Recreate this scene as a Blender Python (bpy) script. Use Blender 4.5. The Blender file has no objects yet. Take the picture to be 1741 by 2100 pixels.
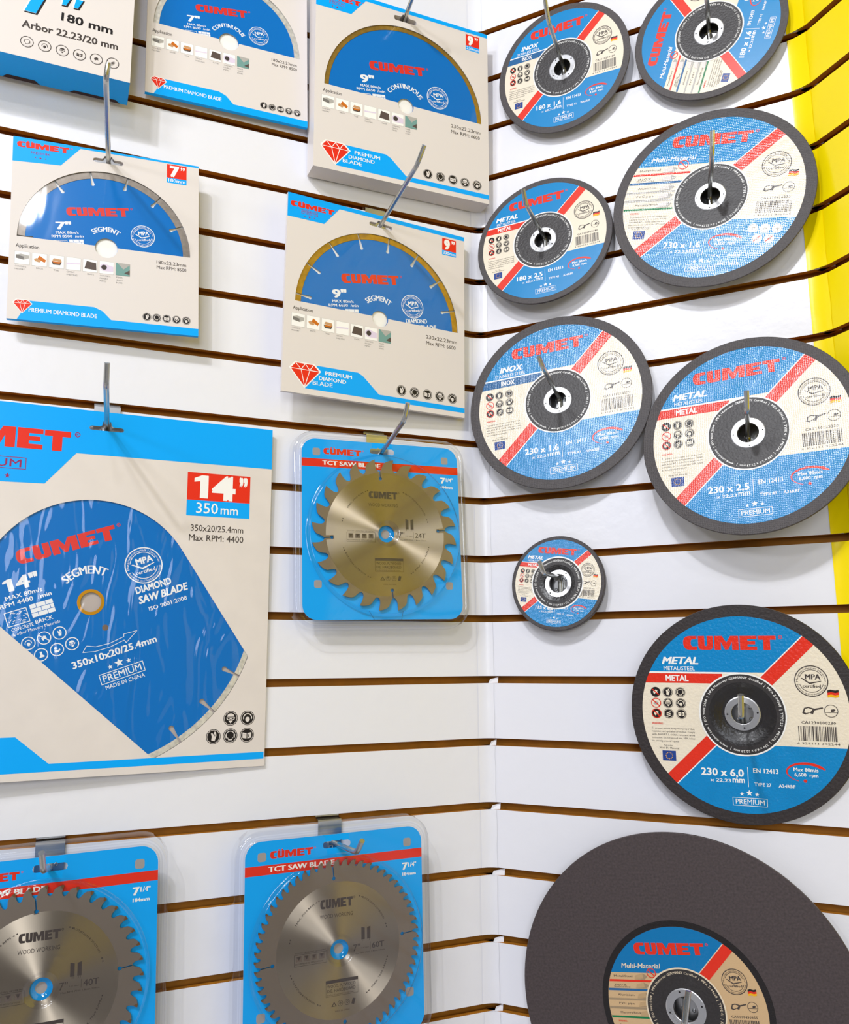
import bpy, bmesh, math, random
from mathutils import Matrix, Vector
random.seed(7)
PI = math.pi
S = bpy.context.scene
COL = S.collection
EYE = 1.30            # camera height above the floor

# ------------------------------------------------------------------ camera
F_PX, PITCH, ROLL = 1740.21, 0.171619, -0.006151
cam_d = bpy.data.cameras.new('camera')
cam = bpy.data.objects.new('camera', cam_d)
COL.objects.link(cam)
cp, sp, cr, sr = math.cos(PITCH), math.sin(PITCH), math.cos(ROLL), math.sin(ROLL)
fwd = Vector((0, cp, sp)); upv = Vector((0, -sp, cp)); rgt = Vector((1, 0, 0))
r2 = cr * rgt + sr * upv
u2 = -sr * rgt + cr * upv
cam.matrix_world = Matrix(((r2.x, u2.x, -fwd.x, 0), (r2.y, u2.y, -fwd.y, 0), (r2.z, u2.z, -fwd.z, EYE), (0, 0, 0, 1)))
cam_d.sensor_fit = 'VERTICAL'
cam_d.sensor_height = 36.0
cam_d.lens = F_PX * 36.0 / 2100.0
cam_d.clip_start = 0.01
S.camera = cam

# ------------------------------------------------------------------ view, world, lights
S.view_settings.view_transform = 'Standard'
S.view_settings.look = 'None'
S.view_settings.gamma = 1.0
S.view_settings.use_curve_mapping = False
S.view_settings.exposure = 0.03
S.cycles.max_bounces = 8
S.cycles.transparent_max_bounces = 16
S.cycles.sample_clamp_indirect = 6.0
S.cycles.caustics_reflective = False
S.cycles.caustics_refractive = False

world = bpy.data.worlds.new('world'); S.world = world
world.use_nodes = True
wn = world.node_tree.nodes; wl = world.node_tree.links
bgn = wn['Background']
tc = wn.new('ShaderNodeTexCoord'); sx = wn.new('ShaderNodeSeparateXYZ'); rp = wn.new('ShaderNodeValToRGB')
wl.new(tc.outputs['Generated'], sx.inputs[0])
mp = wn.new('ShaderNodeMapRange'); mp.inputs['From Min'].default_value = -1; mp.inputs['From Max'].default_value = 1
wl.new(sx.outputs['Z'], mp.inputs['Value']); wl.new(mp.outputs[0], rp.inputs[0])
rp.color_ramp.elements[0].position = 0.30; rp.color_ramp.elements[0].color = (0.50, 0.48, 0.48, 1)
rp.color_ramp.elements[1].position = 0.75; rp.color_ramp.elements[1].color = (0.62, 0.60, 0.60, 1)
wl.new(rp.outputs[0], bgn.inputs['Color'])
bgn.inputs['Strength'].default_value = 0.31

def lamp(name, loc, aim, power, size, color=(1, .96, .92), sizey=None, spread=None):
    d = bpy.data.lights.new(name, 'AREA')
    d.shape = 'RECTANGLE' if sizey else 'DISK'
    d.size = size
    if sizey: d.size_y = sizey
    d.energy = power; d.color = color
    if spread: d.spread = spread
    o = bpy.data.objects.new(name, d); COL.objects.link(o)
    loc = Vector((loc[0], loc[1], loc[2] + EYE)); aim = Vector((aim[0], aim[1], aim[2] + EYE))
    o.location = loc
    o.rotation_euler = (aim - loc).to_track_quat('-Z', 'Y').to_euler()
    return o
LC = (.93, .95, 1.0)
lamp('track_light', (-0.85, -1.35, 2.05), (0.0, 1.0, 0.1), 27.0, 0.11, color=LC)
lamp('track_light', (0.20, -1.50, 1.75), (-0.2, 1.0, 0.1), 5.0, 0.14, color=LC)
lamp('track_light', (-0.95, -0.52, 1.36), (0.25, 0.95, 0.2), 8.5, 0.28, sizey=0.22, color=LC)
lamp('track_light', (-0.52, -0.70, 1.60), (0.38, 0.9, 0.4), 8.0, 0.18, color=LC)
lamp('track_light', (-1.25, -0.54, 0.74), (0.16, 1.0, 0.1), 4.5, 0.18, color=LC)
lamp('fill_panel', (0.1, -2.0, 0.5), (0.0, 0.9, -0.4), 24.0, 1.1, color=(.87, .915, 1.0))  # low frontal fill, added to even out the light on the walls

# ------------------------------------------------------------------ materials
def lin(c):
    return tuple(((x / 255.0) / 12.92 if x / 255.0 <= .04045 else ((x / 255.0 + .055) / 1.055) ** 2.4) for x in c) + (1.0,)
MATS = {}
def mat(name, rgb, rough=.5, metal=0.0, spec=.5, coat=0.0, bump=None, aniso=0.0, noise=None, coat_rough=.1):
    if name in MATS: return MATS[name]
    m = bpy.data.materials.new(name); m.use_nodes = True
    nt = m.node_tree; b = nt.nodes['Principled BSDF']
    b.inputs['Base Color'].default_value = lin(rgb)
    b.inputs['Roughness'].default_value = rough
    b.inputs['Metallic'].default_value = metal
    b.inputs['Specular IOR Level'].default_value = spec
    if coat:
        b.inputs['Coat Weight'].default_value = coat
        b.inputs['Coat Roughness'].default_value = coat_rough
    t = None
    if bump or noise or aniso:
        t = nt.nodes.new('ShaderNodeTexCoord')
    if noise:      # (scale, amount): mottled colour of the stuff itself
        n = nt.nodes.new('ShaderNodeTexNoise'); n.inputs['Scale'].default_value = noise[0]; n.inputs['Detail'].default_value = 4
        nt.links.new(t.outputs['Object'], n.inputs['Vector'])
        mr = nt.nodes.new('ShaderNodeMapRange'); mr.inputs['To Min'].default_value = 1 - noise[1]; mr.inputs['To Max'].default_value = 1 + noise[1]
        mr.inputs['From Min'].default_value = .3; mr.inputs['From Max'].default_value = .7
        nt.links.new(n.outputs[0], mr.inputs['Value'])
        mx = nt.nodes.new('ShaderNodeMix'); mx.data_type = 'RGBA'; mx.blend_type = 'MULTIPLY'; mx.inputs[0].default_value = 1
        mx.inputs[6].default_value = lin(rgb)
        nt.links.new(mr.outputs[0], mx.inputs[7]); nt.links.new(mx.outputs[2], b.inputs['Base Color'])
    if bump:
        kind, scale, dist = bump
        bp = nt.nodes.new('ShaderNodeBump'); bp.inputs['Strength'].default_value = 1.0; bp.inputs['Distance'].default_value = dist
        if kind == 'weave':
            ws = []
            for ax in ('X', 'Y'):
                w = nt.nodes.new('ShaderNodeTexWave'); w.bands_direction = ax; w.inputs['Scale'].default_value = scale
                w.inputs['Distortion'].default_value = 3.0; w.inputs['Detail'].default_value = 2; w.inputs['Detail Scale'].default_value = 1.5
                nt.links.new(t.outputs['Object'], w.inputs['Vector']); ws.append(w)
            a = nt.nodes.new('ShaderNodeMath'); a.operation = 'MULTIPLY'
            nt.links.new(ws[0].outputs['Fac'], a.inputs[0]); nt.links.new(ws[1].outputs['Fac'], a.inputs[1])
            n = nt.nodes.new('ShaderNodeTexNoise'); n.inputs['Scale'].default_value = scale * 3; n.inputs['Detail'].default_value = 2
            nt.links.new(t.outputs['Object'], n.inputs['Vector'])
            a2 = nt.nodes.new('ShaderNodeMath'); a2.operation = 'ADD'
            nt.links.new(a.outputs[0], a2.inputs[0]); nt.links.new(n.outputs[0], a2.inputs[1])
            nt.links.new(a2.outputs[0], bp.inputs['Height'])
        else:
            n = nt.nodes.new('ShaderNodeTexNoise'); n.inputs['Scale'].default_value = scale; n.inputs['Detail'].default_value = 3 if kind == 'grit' else 1
            src = t.outputs['Object']
            if kind == 'film':
                mpn = nt.nodes.new('ShaderNodeMapping'); mpn.inputs['Scale'].default_value = (1.6, .5, 1)
                nt.links.new(src, mpn.inputs['Vector']); src = mpn.outputs[0]
                n.inputs['Distortion'].default_value = 1.2
            nt.links.new(src, n.inputs['Vector']); nt.links.new(n.outputs[0], bp.inputs['Height'])
        nt.links.new(bp.outputs[0], b.inputs['Normal'])
        if coat: nt.links.new(bp.outputs[0], b.inputs['Coat Normal'])
    if aniso:
        b.inputs['Anisotropic'].default_value = aniso; b.inputs['Anisotropic Rotation'].default_value = .25
        tg = nt.nodes.new('ShaderNodeTangent'); tg.direction_type = 'RADIAL'; tg.axis = 'Z'
        nt.links.new(tg.outputs[0], b.inputs['Tangent'])
    MATS[name] = m
    return m
def clear(name, tint=(1, 1, 1), ior=1.45, rough=.04, bump=None):
    if name in MATS: return MATS[name]
    m = bpy.data.materials.new(name); m.use_nodes = True
    nt = m.node_tree; nt.nodes.clear()
    out = nt.nodes.new('ShaderNodeOutputMaterial'); mix = nt.nodes.new('ShaderNodeMixShader')
    tr = nt.nodes.new('ShaderNodeBsdfTransparent'); tr.inputs[0].default_value = (*tint, 1)
    gl = nt.nodes.new('ShaderNodeBsdfGlossy'); gl.inputs['Roughness'].default_value = rough
    fr = nt.nodes.new('ShaderNodeFresnel'); fr.inputs['IOR'].default_value = ior
    ge = nt.nodes.new('ShaderNodeNewGeometry'); pw = nt.nodes.new('ShaderNodeMath'); pw.operation = 'POWER'; ma = nt.nodes.new('ShaderNodeMath'); ma.operation = 'MULTIPLY_ADD'
    ma.inputs[1].default_value = -2; ma.inputs[2].default_value = 1; pw.inputs[0].default_value = ior      # a thin sheet reflects alike from both sides
    nt.links.new(ge.outputs['Backfacing'], ma.inputs[0]); nt.links.new(ma.outputs[0], pw.inputs[1]); nt.links.new(pw.outputs[0], fr.inputs['IOR'])
    nt.links.new(fr.outputs[0], mix.inputs[0]); nt.links.new(tr.outputs[0], mix.inputs[1]); nt.links.new(gl.outputs[0], mix.inputs[2])
    if bump:
        t = nt.nodes.new('ShaderNodeTexCoord'); n = nt.nodes.new('ShaderNodeTexNoise'); n.inputs['Scale'].default_value = bump[0]
        n.inputs['Detail'].default_value = 1; n.inputs['Distortion'].default_value = 1.5
        mpn = nt.nodes.new('ShaderNodeMapping'); mpn.inputs['Scale'].default_value = (1.7, .5, 1)
        nt.links.new(t.outputs['Object'], mpn.inputs['Vector']); nt.links.new(mpn.outputs[0], n.inputs['Vector'])
        bp = nt.nodes.new('ShaderNodeBump'); bp.inputs['Distance'].default_value = bump[1]; bp.inputs['Strength'].default_value = 1
        nt.links.new(n.outputs[0], bp.inputs['Height'])
        nt.links.new(bp.outputs[0], gl.inputs['Normal']); nt.links.new(bp.outputs[0], fr.inputs['Normal'])
    nt.links.new(mix.outputs[0], out.inputs[0])
    MATS[name] = m
    return m

VINYL_W = mat('white_vinyl', (232, 231, 236), rough=.28, spec=.45, bump=('grit', 55, .0004))
VINYL_Y = mat('yellow_vinyl', (255, 226, 0), rough=.26, spec=.4, bump=('grit', 40, .0003))
MDF = mat('mdf_board', (186, 120, 22), rough=.7, noise=(60, .12))
FLOORM = mat('floor_grey', (172, 172, 176), rough=.5, noise=(3, .06))
STEEL = mat('zinc_wire', (196, 196, 190), rough=.26, metal=1.0, noise=(35, .12))
PLATE = mat('zinc_plate', (205, 206, 208), rough=.3, metal=1.0, noise=(25, .1))

# ------------------------------------------------------------------ object helpers
def frame_of(o2, ang):   # a wall frame: X to the right along the wall, Y up, Z out of the wall
    X = Vector((math.cos(ang), math.sin(ang), 0)); Y = Vector((0, 0, 1)); Z = X.cross(Y)
    return Matrix(((X.x, Y.x, Z.x, o2[0]), (X.y, Y.y, Z.y, o2[1]), (X.z, Y.z, Z.z, EYE), (0, 0, 0, 1)))
XC, YC = 0.076757, 1.076526
A_L, A_R, A_Y, FOLD, Z0, PITCHW = 0.406445, -0.463459, -1.196698, 0.412154, 0.878893, 0.075
WL = frame_of((XC, YC), A_L)
WR = frame_of((XC, YC), A_R)
WY = frame_of((XC + FOLD * math.cos(A_R), YC + FOLD * math.sin(A_R)), A_Y)
WALL = {'L': WL, 'R': WR, 'Y': WY}

def pose(w, p):
    s, z, d, rx, ry, rz = p
    return WALL[w] @ Matrix.Translation((s, z, d)) @ Matrix.Rotation(rx, 4, 'X') @ Matrix.Rotation(ry, 4, 'Y') @ Matrix.Rotation(rz, 4, 'Z')

def link(name, me, parent=None, mw=None, smooth=False):
    o = bpy.data.objects.new(name, me); COL.objects.link(o)
    if parent is not None: o.parent = parent
    if mw is not None: o.matrix_local = mw
    if smooth:
        for p in me.polygons: p.use_smooth = True
    return o
def thing(name, mw, label, cat, group=None):
    o = bpy.data.objects.new(name, None); COL.objects.link(o)
    o.empty_display_size = .02
    o.matrix_world = mw
    o['label'] = label; o['category'] = cat
    if group: o['group'] = group
    return o

class Mesh:
    """collects faces in millimetres with a material per face; layers lift print off its paper"""
    def __init__(s): s.v = []; s.f = []; s.m = []; s.mats = []; s.sm = []
    def mi(s, m):
        if m not in s.mats: s.mats.append(m)
        return s.mats.index(m)
    def face(s, pts, m, smooth=False):
        n = len(s.v); s.v += [tuple(p) for p in pts]; s.f.append(tuple(range(n, n + len(pts)))); s.m.append(s.mi(m)); s.sm.append(smooth)
    def poly(s, pts, m, z=0.0):
        if len(pts) < 3: return
        a = sum(pts[i][0] * pts[(i + 1) % len(pts)][1] - pts[(i + 1) % len(pts)][0] * pts[i][1] for i in range(len(pts)))
        if abs(a) < 1e-6: return
        if a < 0: pts = pts[::-1]
        s.face([(x, y, z) for x, y in pts], m)
    def rect(s, x0, y0, x1, y1, m, z=0.0): s.poly([(x0, y0), (x1, y0), (x1, y1), (x0, y1)], m, z)
    def circ(s, cx, cy, r, m, z=0.0, n=24, ry=None): s.poly([(cx + r * math.cos(2 * PI * i / n), cy + (ry or r) * math.sin(2 * PI * i / n)) for i in range(n)], m, z)
    def ring(s, cx, cy, r0, r1, m, z=0.0, n=32, a0=0, a1=2 * PI, ry=1.0):
        for i in range(n):
            a = a0 + (a1 - a0) * i / n; b = a0 + (a1 - a0) * (i + 1) / n
            q = [(cx + r0 * math.cos(a), cy + r0 * ry * math.sin(a)), (cx + r1 * math.cos(a), cy + r1 * ry * math.sin(a)),
                 (cx + r1 * math.cos(b), cy + r1 * ry * math.sin(b)), (cx + r0 * math.cos(b), cy + r0 * ry * math.sin(b))]
            s.poly(q, m, z)
    def line(s, x0, y0, x1, y1, w, m, z=0.0):
        d = math.hypot(x1 - x0, y1 - y0); nx, ny = -(y1 - y0) / d * w / 2, (x1 - x0) / d * w / 2
        s.poly([(x0 + nx, y0 + ny), (x0 - nx, y0 - ny), (x1 - nx, y1 - ny), (x1 + nx, y1 + ny)], m, z)
    def frame(s, x0, y0, x1, y1, w, m, z=0.0):
        s.rect(x0, y0, x1, y0 + w, m, z); s.rect(x0, y1 - w, x1, y1, m, z); s.rect(x0, y0, x0 + w, y1, m, z); s.rect(x1 - w, y0, x1, y1, m, z)
    def star(s, cx, cy, r, m, z=0.0, rot=0):
        s.poly([(cx + (r if i % 2 == 0 else r * .42) * math.sin(PI * i / 5 + rot), cy + (r if i % 2 == 0 else r * .42) * math.cos(PI * i / 5 + rot)) for i in range(10)], m, z)
    def box(s, x0, y0, z0, x1, y1, z1, m):
        p = [(x0, y0, z0), (x1, y0, z0), (x1, y1, z0), (x0, y1, z0), (x0, y0, z1), (x1, y0, z1), (x1, y1, z1), (x0, y1, z1)]
        for q in ((3, 2, 1, 0), (4, 5, 6, 7), (0, 1, 5, 4), (1, 2, 6, 5), (2, 3, 7, 6), (3, 0, 4, 7)): s.face([p[i] for i in q], m)
    def lathe(s, prof, m, n=96, smooth=True):
        """prof: list of (r, z); revolved about Z"""
        for i in range(n):
            a = 2 * PI * i / n; b = 2 * PI * (i + 1) / n
            for (r0, z0), (r1, z1) in zip(prof, prof[1:]):
                s.face([(r0 * math.cos(a), r0 * math.sin(a), z0), (r1 * math.cos(a), r1 * math.sin(a), z1), (r1 * math.cos(b), r1 * math.sin(b), z1), (r0 * math.cos(b), r0 * math.sin(b), z0)], m, smooth)
    def extrude(s, outline, z0, z1, m, mside=None):
        s.poly(outline, m, z1)
        a = sum(outline[i][0] * outline[(i + 1) % len(outline)][1] - outline[(i + 1) % len(outline)][0] * outline[i][1] for i in range(len(outline)))
        o = outline if a > 0 else outline[::-1]
        n = len(o)
        for i in range(n):
            (xa, ya), (xb, yb) = o[i], o[(i + 1) % n]
            s.face([(xa, ya, z0), (xb, yb, z0), (xb, yb, z1), (xa, ya, z1)], mside or m)
        s.face([(x, y, z0) for x, y in reversed(o)], m)
    def build(s, name, parent=None, mw=None, weld=False, fn=None):
        me = bpy.data.meshes.new(name)
        V = [(x * .001, y * .001, z * .001) for x, y, z in ([fn(*p) for p in s.v] if fn else s.v)]
        me.from_pydata(V, [], s.f)
        for m in s.mats: me.materials.append(m)
        for p, k, q in zip(me.polygons, s.m, s.sm): p.material_index = k; p.use_smooth = q
        if weld:
            bm = bmesh.new(); bm.from_mesh(me); bmesh.ops.remove_doubles(bm, verts=bm.verts, dist=1e-6); bm.to_mesh(me); bm.free()
        me.update()
        return link(name, me, parent, mw)

# --- writing: the built-in font turned into faces
_G = {}
def glyphs(t, bold, shear, res):
    k = (t, bold, shear, res)
    if k not in _G:
        cu = bpy.data.curves.new('t', 'FONT'); cu.body = t; cu.size = 1; cu.offset = bold; cu.shear = shear; cu.resolution_u = res
        ob = bpy.data.objects.new('t', cu); me = bpy.data.meshes.new_from_object(ob)
        V = [(v.co.x, v.co.y) for v in me.vertices]; Fc = [tuple(p.vertices) for p in me.polygons]
        bpy.data.objects.remove(ob); bpy.data.curves.remove(cu); bpy.data.meshes.remove(me)
        _G[k] = (V, Fc, min(v[0] for v in V), max(v[0] for v in V))
    return _G[k]
CAP = .69
def text(M, t, x, y, w, h, m, z, bold=0.0, shear=0.0, rot=0.0, res=2):
    """t from (x, y) along rot, w wide, capitals h high"""
    V, Fc, x0, x1 = glyphs(t, 0.0, shear, res)
    bb = bold * 1.25
    k = w / (x1 - x0 + 2 * bb); c, s_ = math.cos(rot), math.sin(rot); q = M.mi(m)
    strikes = ((0, 0),) if not bold else ((-bb, 0), (0, 0), (bb, 0)) if h < 6 else ((-bb, -bb * .6), (-bb, bb * .6), (0, 0), (bb, -bb * .6), (bb, bb * .6))
    for e, (dx, dy) in enumerate(strikes):
        n = len(M.v)
        for vx, vy in V:
            a, b = (vx - x0 + bb + dx) * k, (vy + dy) * h / CAP
            M.v.append((x + a * c - b * s_, y + a * s_ + b * c, z + e * .011))
        for f in Fc: M.f.append(tuple(i + n for i in f)); M.m.append(q); M.sm.append(False)
def one(M, x, y, w, h, m, z):
    M.poly([(x, y + h * .70), (x, y + h * .86), (x + w * .52, y + h), (x + w, y + h), (x + w, y), (x + w * .42, y), (x + w * .42, y + h * .74)], m, z)
def arctext(M, t, cx, cy, r, a0, span, h, m, z, bold=0.0, inward=False, res=1):
    """tops outward reading clockwise from angle a0, or tops inward reading anticlockwise"""
    V, Fc, x0, x1 = glyphs(t, 0.0, 0.0, res); q = M.mi(m); bb = bold * 1.25
    for e, dx in enumerate((0,) if not bold else (-bb, 0, bb)):
        n = len(M.v)
        for vx, vy in V:
            u = (vx - x0 + dx) / (x1 - x0); b = vy * h / CAP
            th = a0 + u * span if inward else a0 - u * span
            rr = r - b if inward else r + b
            M.v.append((cx + rr * math.cos(th), cy + rr * math.sin(th), z + e * .011))
        for f in Fc: M.f.append(tuple(i + n for i in f)); M.m.append(q); M.sm.append(False)

LOGO = {
 'C': [(1, 1), (.42, 1), (.22, .96), (.08, .84), (0, .64), (0, .36), (.08, .16), (.22, .04), (.42, 0), (1, 0), (1, .24), (.66, .24), (.56, .34), (.56, .66), (.66, .76), (1, .76)],
 'U': [(0, 1), (0, .22), (.07, .07), (.22, 0), (.78, 0), (.93, .07), (1, .22), (1, 1), (.60, 1), (.60, .28), (.43, .28), (.43, 1)],
 'M': [(0, 0), (0, 1), (.33, 1), (.5, .52), (.67, 1), (1, 1), (1, 0), (.73, 0), (.73, .58), (.57, .02), (.43, .02), (.27, .58), (.27, 0)],
 'E': [(0, 0), (0, 1), (1, 1), (1, .76), (.45, .76), (.45, .62), (.9, .62), (.9, .40), (.45, .40), (.45, .24), (1, .24), (1, 0)],
 'T': [(0, 1), (1, 1), (1, .72), (.68, .72), (.68, 0), (.30, 0), (.30, .72), (0, .72)]}
def logo(M, x, y, w, h, m, z, rot=0.0, reg=True, mr=None, dots=False):
    k = w / 93.0; c, s_ = math.cos(rot), math.sin(rot)
    def T(a, b): return (x + a * c - b * s_, y + a * s_ + b * c)
    for ch, a0, a1 in (('C', 0, 14), ('U', 15.5, 30.6), ('M', 32, 56.4), ('E', 57.7, 74.5), ('T', 75.5, 93)):
        M.poly([T((a0 + px * (a1 - a0)) * k, py * h) for px, py in LOGO[ch]], m, z)
    if dots:
        for a in (19, 26): M.poly([T((a + dx) * k, h * (1.03 + dy)) for dx, dy in ((-1.6, 0), (1.6, 0), (1.6, .16), (-1.6, .16))], m, z)
    if reg:
        X, Y = T(97.5 * k, h * .9); r = h * .13
        M.ring(X, Y, r * .72, r, mr or m, z, 14)
        text(M, 'R', X - r * .35, Y - r * .45, r * .75, r * .9, mr or m, z, res=1)

# pictogram discs
def icon(M, cx, cy, r, kind, ink, paper, z, outline=True):
    d = .05
    M.circ(cx, cy, r, ink, z, 28)
    if outline: M.ring(cx, cy, r * .84, r * .91, paper, z + d, 28)
    z2 = z + 2 * d
    P = lambda pts, c=paper, zz=z2: M.poly([(cx + a * r, cy + b * r) for a, b in pts], c, zz)
    if kind == 'glove':
        P([(-.28, -.5), (.18, -.62), (.42, .15), (.30, .62), (.12, .66), (.0, .25), (-.18, .5), (-.34, .42), (-.22, .0)])
        P([(.1, .3), (.2, .3), (.24, .05), (.14, .05)], ink, z2 + d)
    elif kind == 'ear':
        M.ring(cx, cy + .05 * r, .52 * r, .62 * r, paper, z2, 18, 0, PI)
        P([(-.68, .2), (-.48, .2), (-.48, -.3), (-.62, -.3)]); P([(.68, .2), (.48, .2), (.48, -.3), (.62, -.3)])
        P([(-.4, -.2), (-.25, -.6), (.25, -.6), (.4, -.2), (.3, -.25), (.18, -.48), (-.18, -.48), (-.3, -.25)])
    elif kind == 'book':
        P([(-.62, .38), (-.06, .26), (-.06, -.46), (-.62, -.36)]); P([(.62, .38), (.06, .26), (.06, -.46), (.62, -.36)])
        P([(.2, .1), (.32, .13), (.32, -.28), (.2, -.3)], ink, z2 + d); P([(-.5, .1), (-.2, .05), (-.2, -.02), (-.5, .03)], ink, z2 + d)
    elif kind == 'goggle':
        P([(-.5, .22), (-.42, .5), (-.15, .66), (.15, .66), (.42, .5), (.5, .22)])
        P([(-.62, .12), (.62, .12), (.5, -.2), (.12, -.16), (0, -.06), (-.12, -.16), (-.5, -.2)])
        P([(-.32, -.3), (.32, -.3), (0, -.68)])
        P([(-.44, .05), (-.12, .05), (-.16, -.1), (-.4, -.12)], ink, z2 + d); P([(.44, .05), (.12, .05), (.16, -.1), (.4, -.12)], ink, z2 + d)
    elif kind == 'mask':
        M.ring(cx, cy, .5 * r, .64 * r, paper, z2, 18, -.3, PI + .3)
        P([(-.26, .05), (0, .16), (.26, .05), (.32, -.32), (0, -.62), (-.32, -.32)])
    elif kind == 'boot':
        P([(-.12, .6), (.3, .55), (.26, -.05), (.55, -.3), (.5, -.52), (-.4, -.52), (-.34, -.3), (-.12, -.2)])
    elif kind == 'slash':
        P([(-.5, .1), (.0, .45), (.4, .3), (.3, .0), (.5, -.2), (-.1, -.25), (-.2, -.5), (-.4, -.3)])
    elif kind == 'reader':
        M.circ(cx - .2 * r, cy + .3 * r, .24 * r, paper, z2, 14)
        P([(-.55, -.1), (-.2, .02), (.1, -.2), (.5, .05), (.58, -.25), (.1, -.58), (-.45, -.5)])
    elif kind == 'stack':
        for q in (-.34, 0, .34): P([(-.5, q - .3), (.2, q + .1), (.5, q + .06), (-.2, q - .34)])

def stamp(M, cx, cy, r, ink, paper, z, rot=0.0, res=1):
    """round certification stamp"""
    M.ring(cx, cy, r * .94, r, ink, z, 40); M.ring(cx, cy, r * .70, r * .735, ink, z, 40, rot + .35, rot + PI - .35); M.ring(cx, cy, r * .70, r * .735, ink, z, 40, rot + PI + .3, rot + 2 * PI - .3)
    arctext(M, 'Materialprüfanstalt Hannover', cx, cy, r * .78, rot + PI * 1.02, PI * 1.04, r * .115, ink, z)
    arctext(M, 'Bauwesen und Produktionstechnik', cx, cy, r * .90, rot + PI * 1.08, PI * .84, r * .115, ink, z, inward=True)
    c, s_ = math.cos(rot), math.sin(rot)
    T = lambda a, b: (cx + (a * c - b * s_) * r, cy + (a * s_ + b * c) * r)
    x, y = T(-.36, .10); text(M, 'MPA', x, y, r * .92, r * .34, ink, z, bold=.03, rot=rot, res=2)
    M.poly([T(-.62, .18), (T(-.54, .20)), T(-.1, -.10), T(.58, .02), T(.58, -.02), T(-.1, -.20)], ink, z)
    x, y = T(-.54, -.42); text(M, 'certified', x, y, r * 1.08, r * .2, ink, z, bold=.02, rot=rot, res=1)

def clip(pts, a, b, c):
    """keep the side a*x + b*y >= c of a convex outline"""
    o = []
    for i in range(len(pts)):
        p, q = pts[i], pts[(i + 1) % len(pts)]
        dp, dq = a * p[0] + b * p[1] - c, a * q[0] + b * q[1] - c
        if dp >= 0: o.append(p)
        if dp * dq < 0:
            t = dp / (dp - dq); o.append((p[0] + t * (q[0] - p[0]), p[1] + t * (q[1] - p[1])))
    return o
def disc_region(r, *planes, n=120):
    p = [(r * math.cos(2 * PI * i / n), r * math.sin(2 * PI * i / n)) for i in range(n)]
    for q in planes: p = clip(p, *q)
    return p

# ------------------------------------------------------------------ setting: three slatwall faces, coves in the corners, floor
def groove(k): return (Z0 - PITCHW * k) * 1000.0
K0, K1 = -3, 28
def slatwall(name, W, s0, s1, vinyl, below=None):
    M = Mesh(); g = 8.8
    top = groove(K0)
    for k in range(K0, K1):
        a = groove(k) - g; b = groove(k + 1)
        if b < -EYE * 1000: b = -EYE * 1000
        if a < b: break
        M.face([(s0, b, 0), (s1, b, 0), (s1, a, 0), (s0, a, 0)], below if below and k >= 16 else vinyl)
        if b > -EYE * 1000:
            pr = [(b, 0), (b, -7.5), (b + 6, -7.5), (b + 6, -17), (b - g - 6, -17), (b - g - 6, -7.5), (b - g, -7.5), (b - g, 0)]
            for (ya, za), (yb, zb) in zip(pr, pr[1:]):
                M.face([(s0, ya, za), (s0, yb, zb), (s1, yb, zb), (s1, ya, za)], MDF)
    M.face([(s0, -EYE * 1000, -20), (s0, top, -20), (s1, top, -20), (s1, -EYE * 1000, -20)], MDF)
    M.face([(s0, top - g, 0), (s1, top - g, 0), (s1, top - g, -20), (s0, top - g, -20)], MDF)
    o = M.build(name, None, W); o['kind'] = 'structure'
    return o
slatwall('wall_left', WL, -2400, 11, VINYL_W)
slatwall('wall_back', WR, -10, FOLD * 1000 + 16, VINYL_W)
slatwall('wall_right', WY, -4, 1350, VINYL_Y, VINYL_W)

def cove(name, Wa, sa, Wb, sb, corner_pull, vinyl, flat=0.0, flaps=False):
    """vinyl sheet that bridges a corner, one strip for each plank"""
    M = Mesh(); rnd = random.Random(3)
    for k in range(K0, K1):
        a = (groove(k) - 8.8) / 1000; b = groove(k + 1) / 1000
        if b < -EYE: break
        j = rnd.uniform(-.002, .002)
        cols = []
        for y in [a + (b - a) * i / 5 for i in range(6)]:
            wob = rnd.uniform(-.0005, .0005)
            A = Wa @ Vector((sa + j, y, .0006)); B = Wb @ Vector((sb + wob + j * .4, y, .0006))
            C0 = Wb @ Vector((0, y, corner_pull + wob)) if flat or True else None
            if flat: A0 = Wa @ Vector((sa, y, .0006)); A = Wa @ Vector((sa + flat, y, .0007))
            row = [] if not flat else [A0]
            for i in range(9):
                t = i / 8; row.append(A * (1 - t) ** 2 + C0 * (2 * t * (1 - t)) + B * t * t)
            cols.append(row)
        for r0, r1 in zip(cols, cols[1:]):
            for i in range(len(r0) - 1):
                M.face([p * 1000 for p in (r0[i], r1[i], r1[i + 1], r0[i + 1])], vinyl, True)
        if flaps and k >= 11:   # torn end of the sheet folded into the groove
            y = groove(k + 1) / 1000
            e = .012 + rnd.uniform(-.003, .005)
            q = [Wb @ Vector(v) for v in ((.002, y - .0088, .0012), (e, y - .0086, -.003), (e, y - .0016, -.0045), (.004, y - .004, .0004))]
            M.face([p * 1000 for p in q], vinyl)
    o = M.build(name, None, None, weld=True); o['kind'] = 'structure'
cove('trim_1', WL, -.013, WR, .009, .0016, VINYL_W, flaps=True)
cove('trim_2', WR, FOLD - .013, WY, .010, .0030, VINYL_Y, flat=.002)
M = Mesh(); M.face([(-2600, -2200, 0), (1400, -2200, 0), (1400, 1500, 0), (-2600, 1500, 0)], FLOORM)
o = M.build('floor'); o['kind'] = 'structure'

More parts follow.
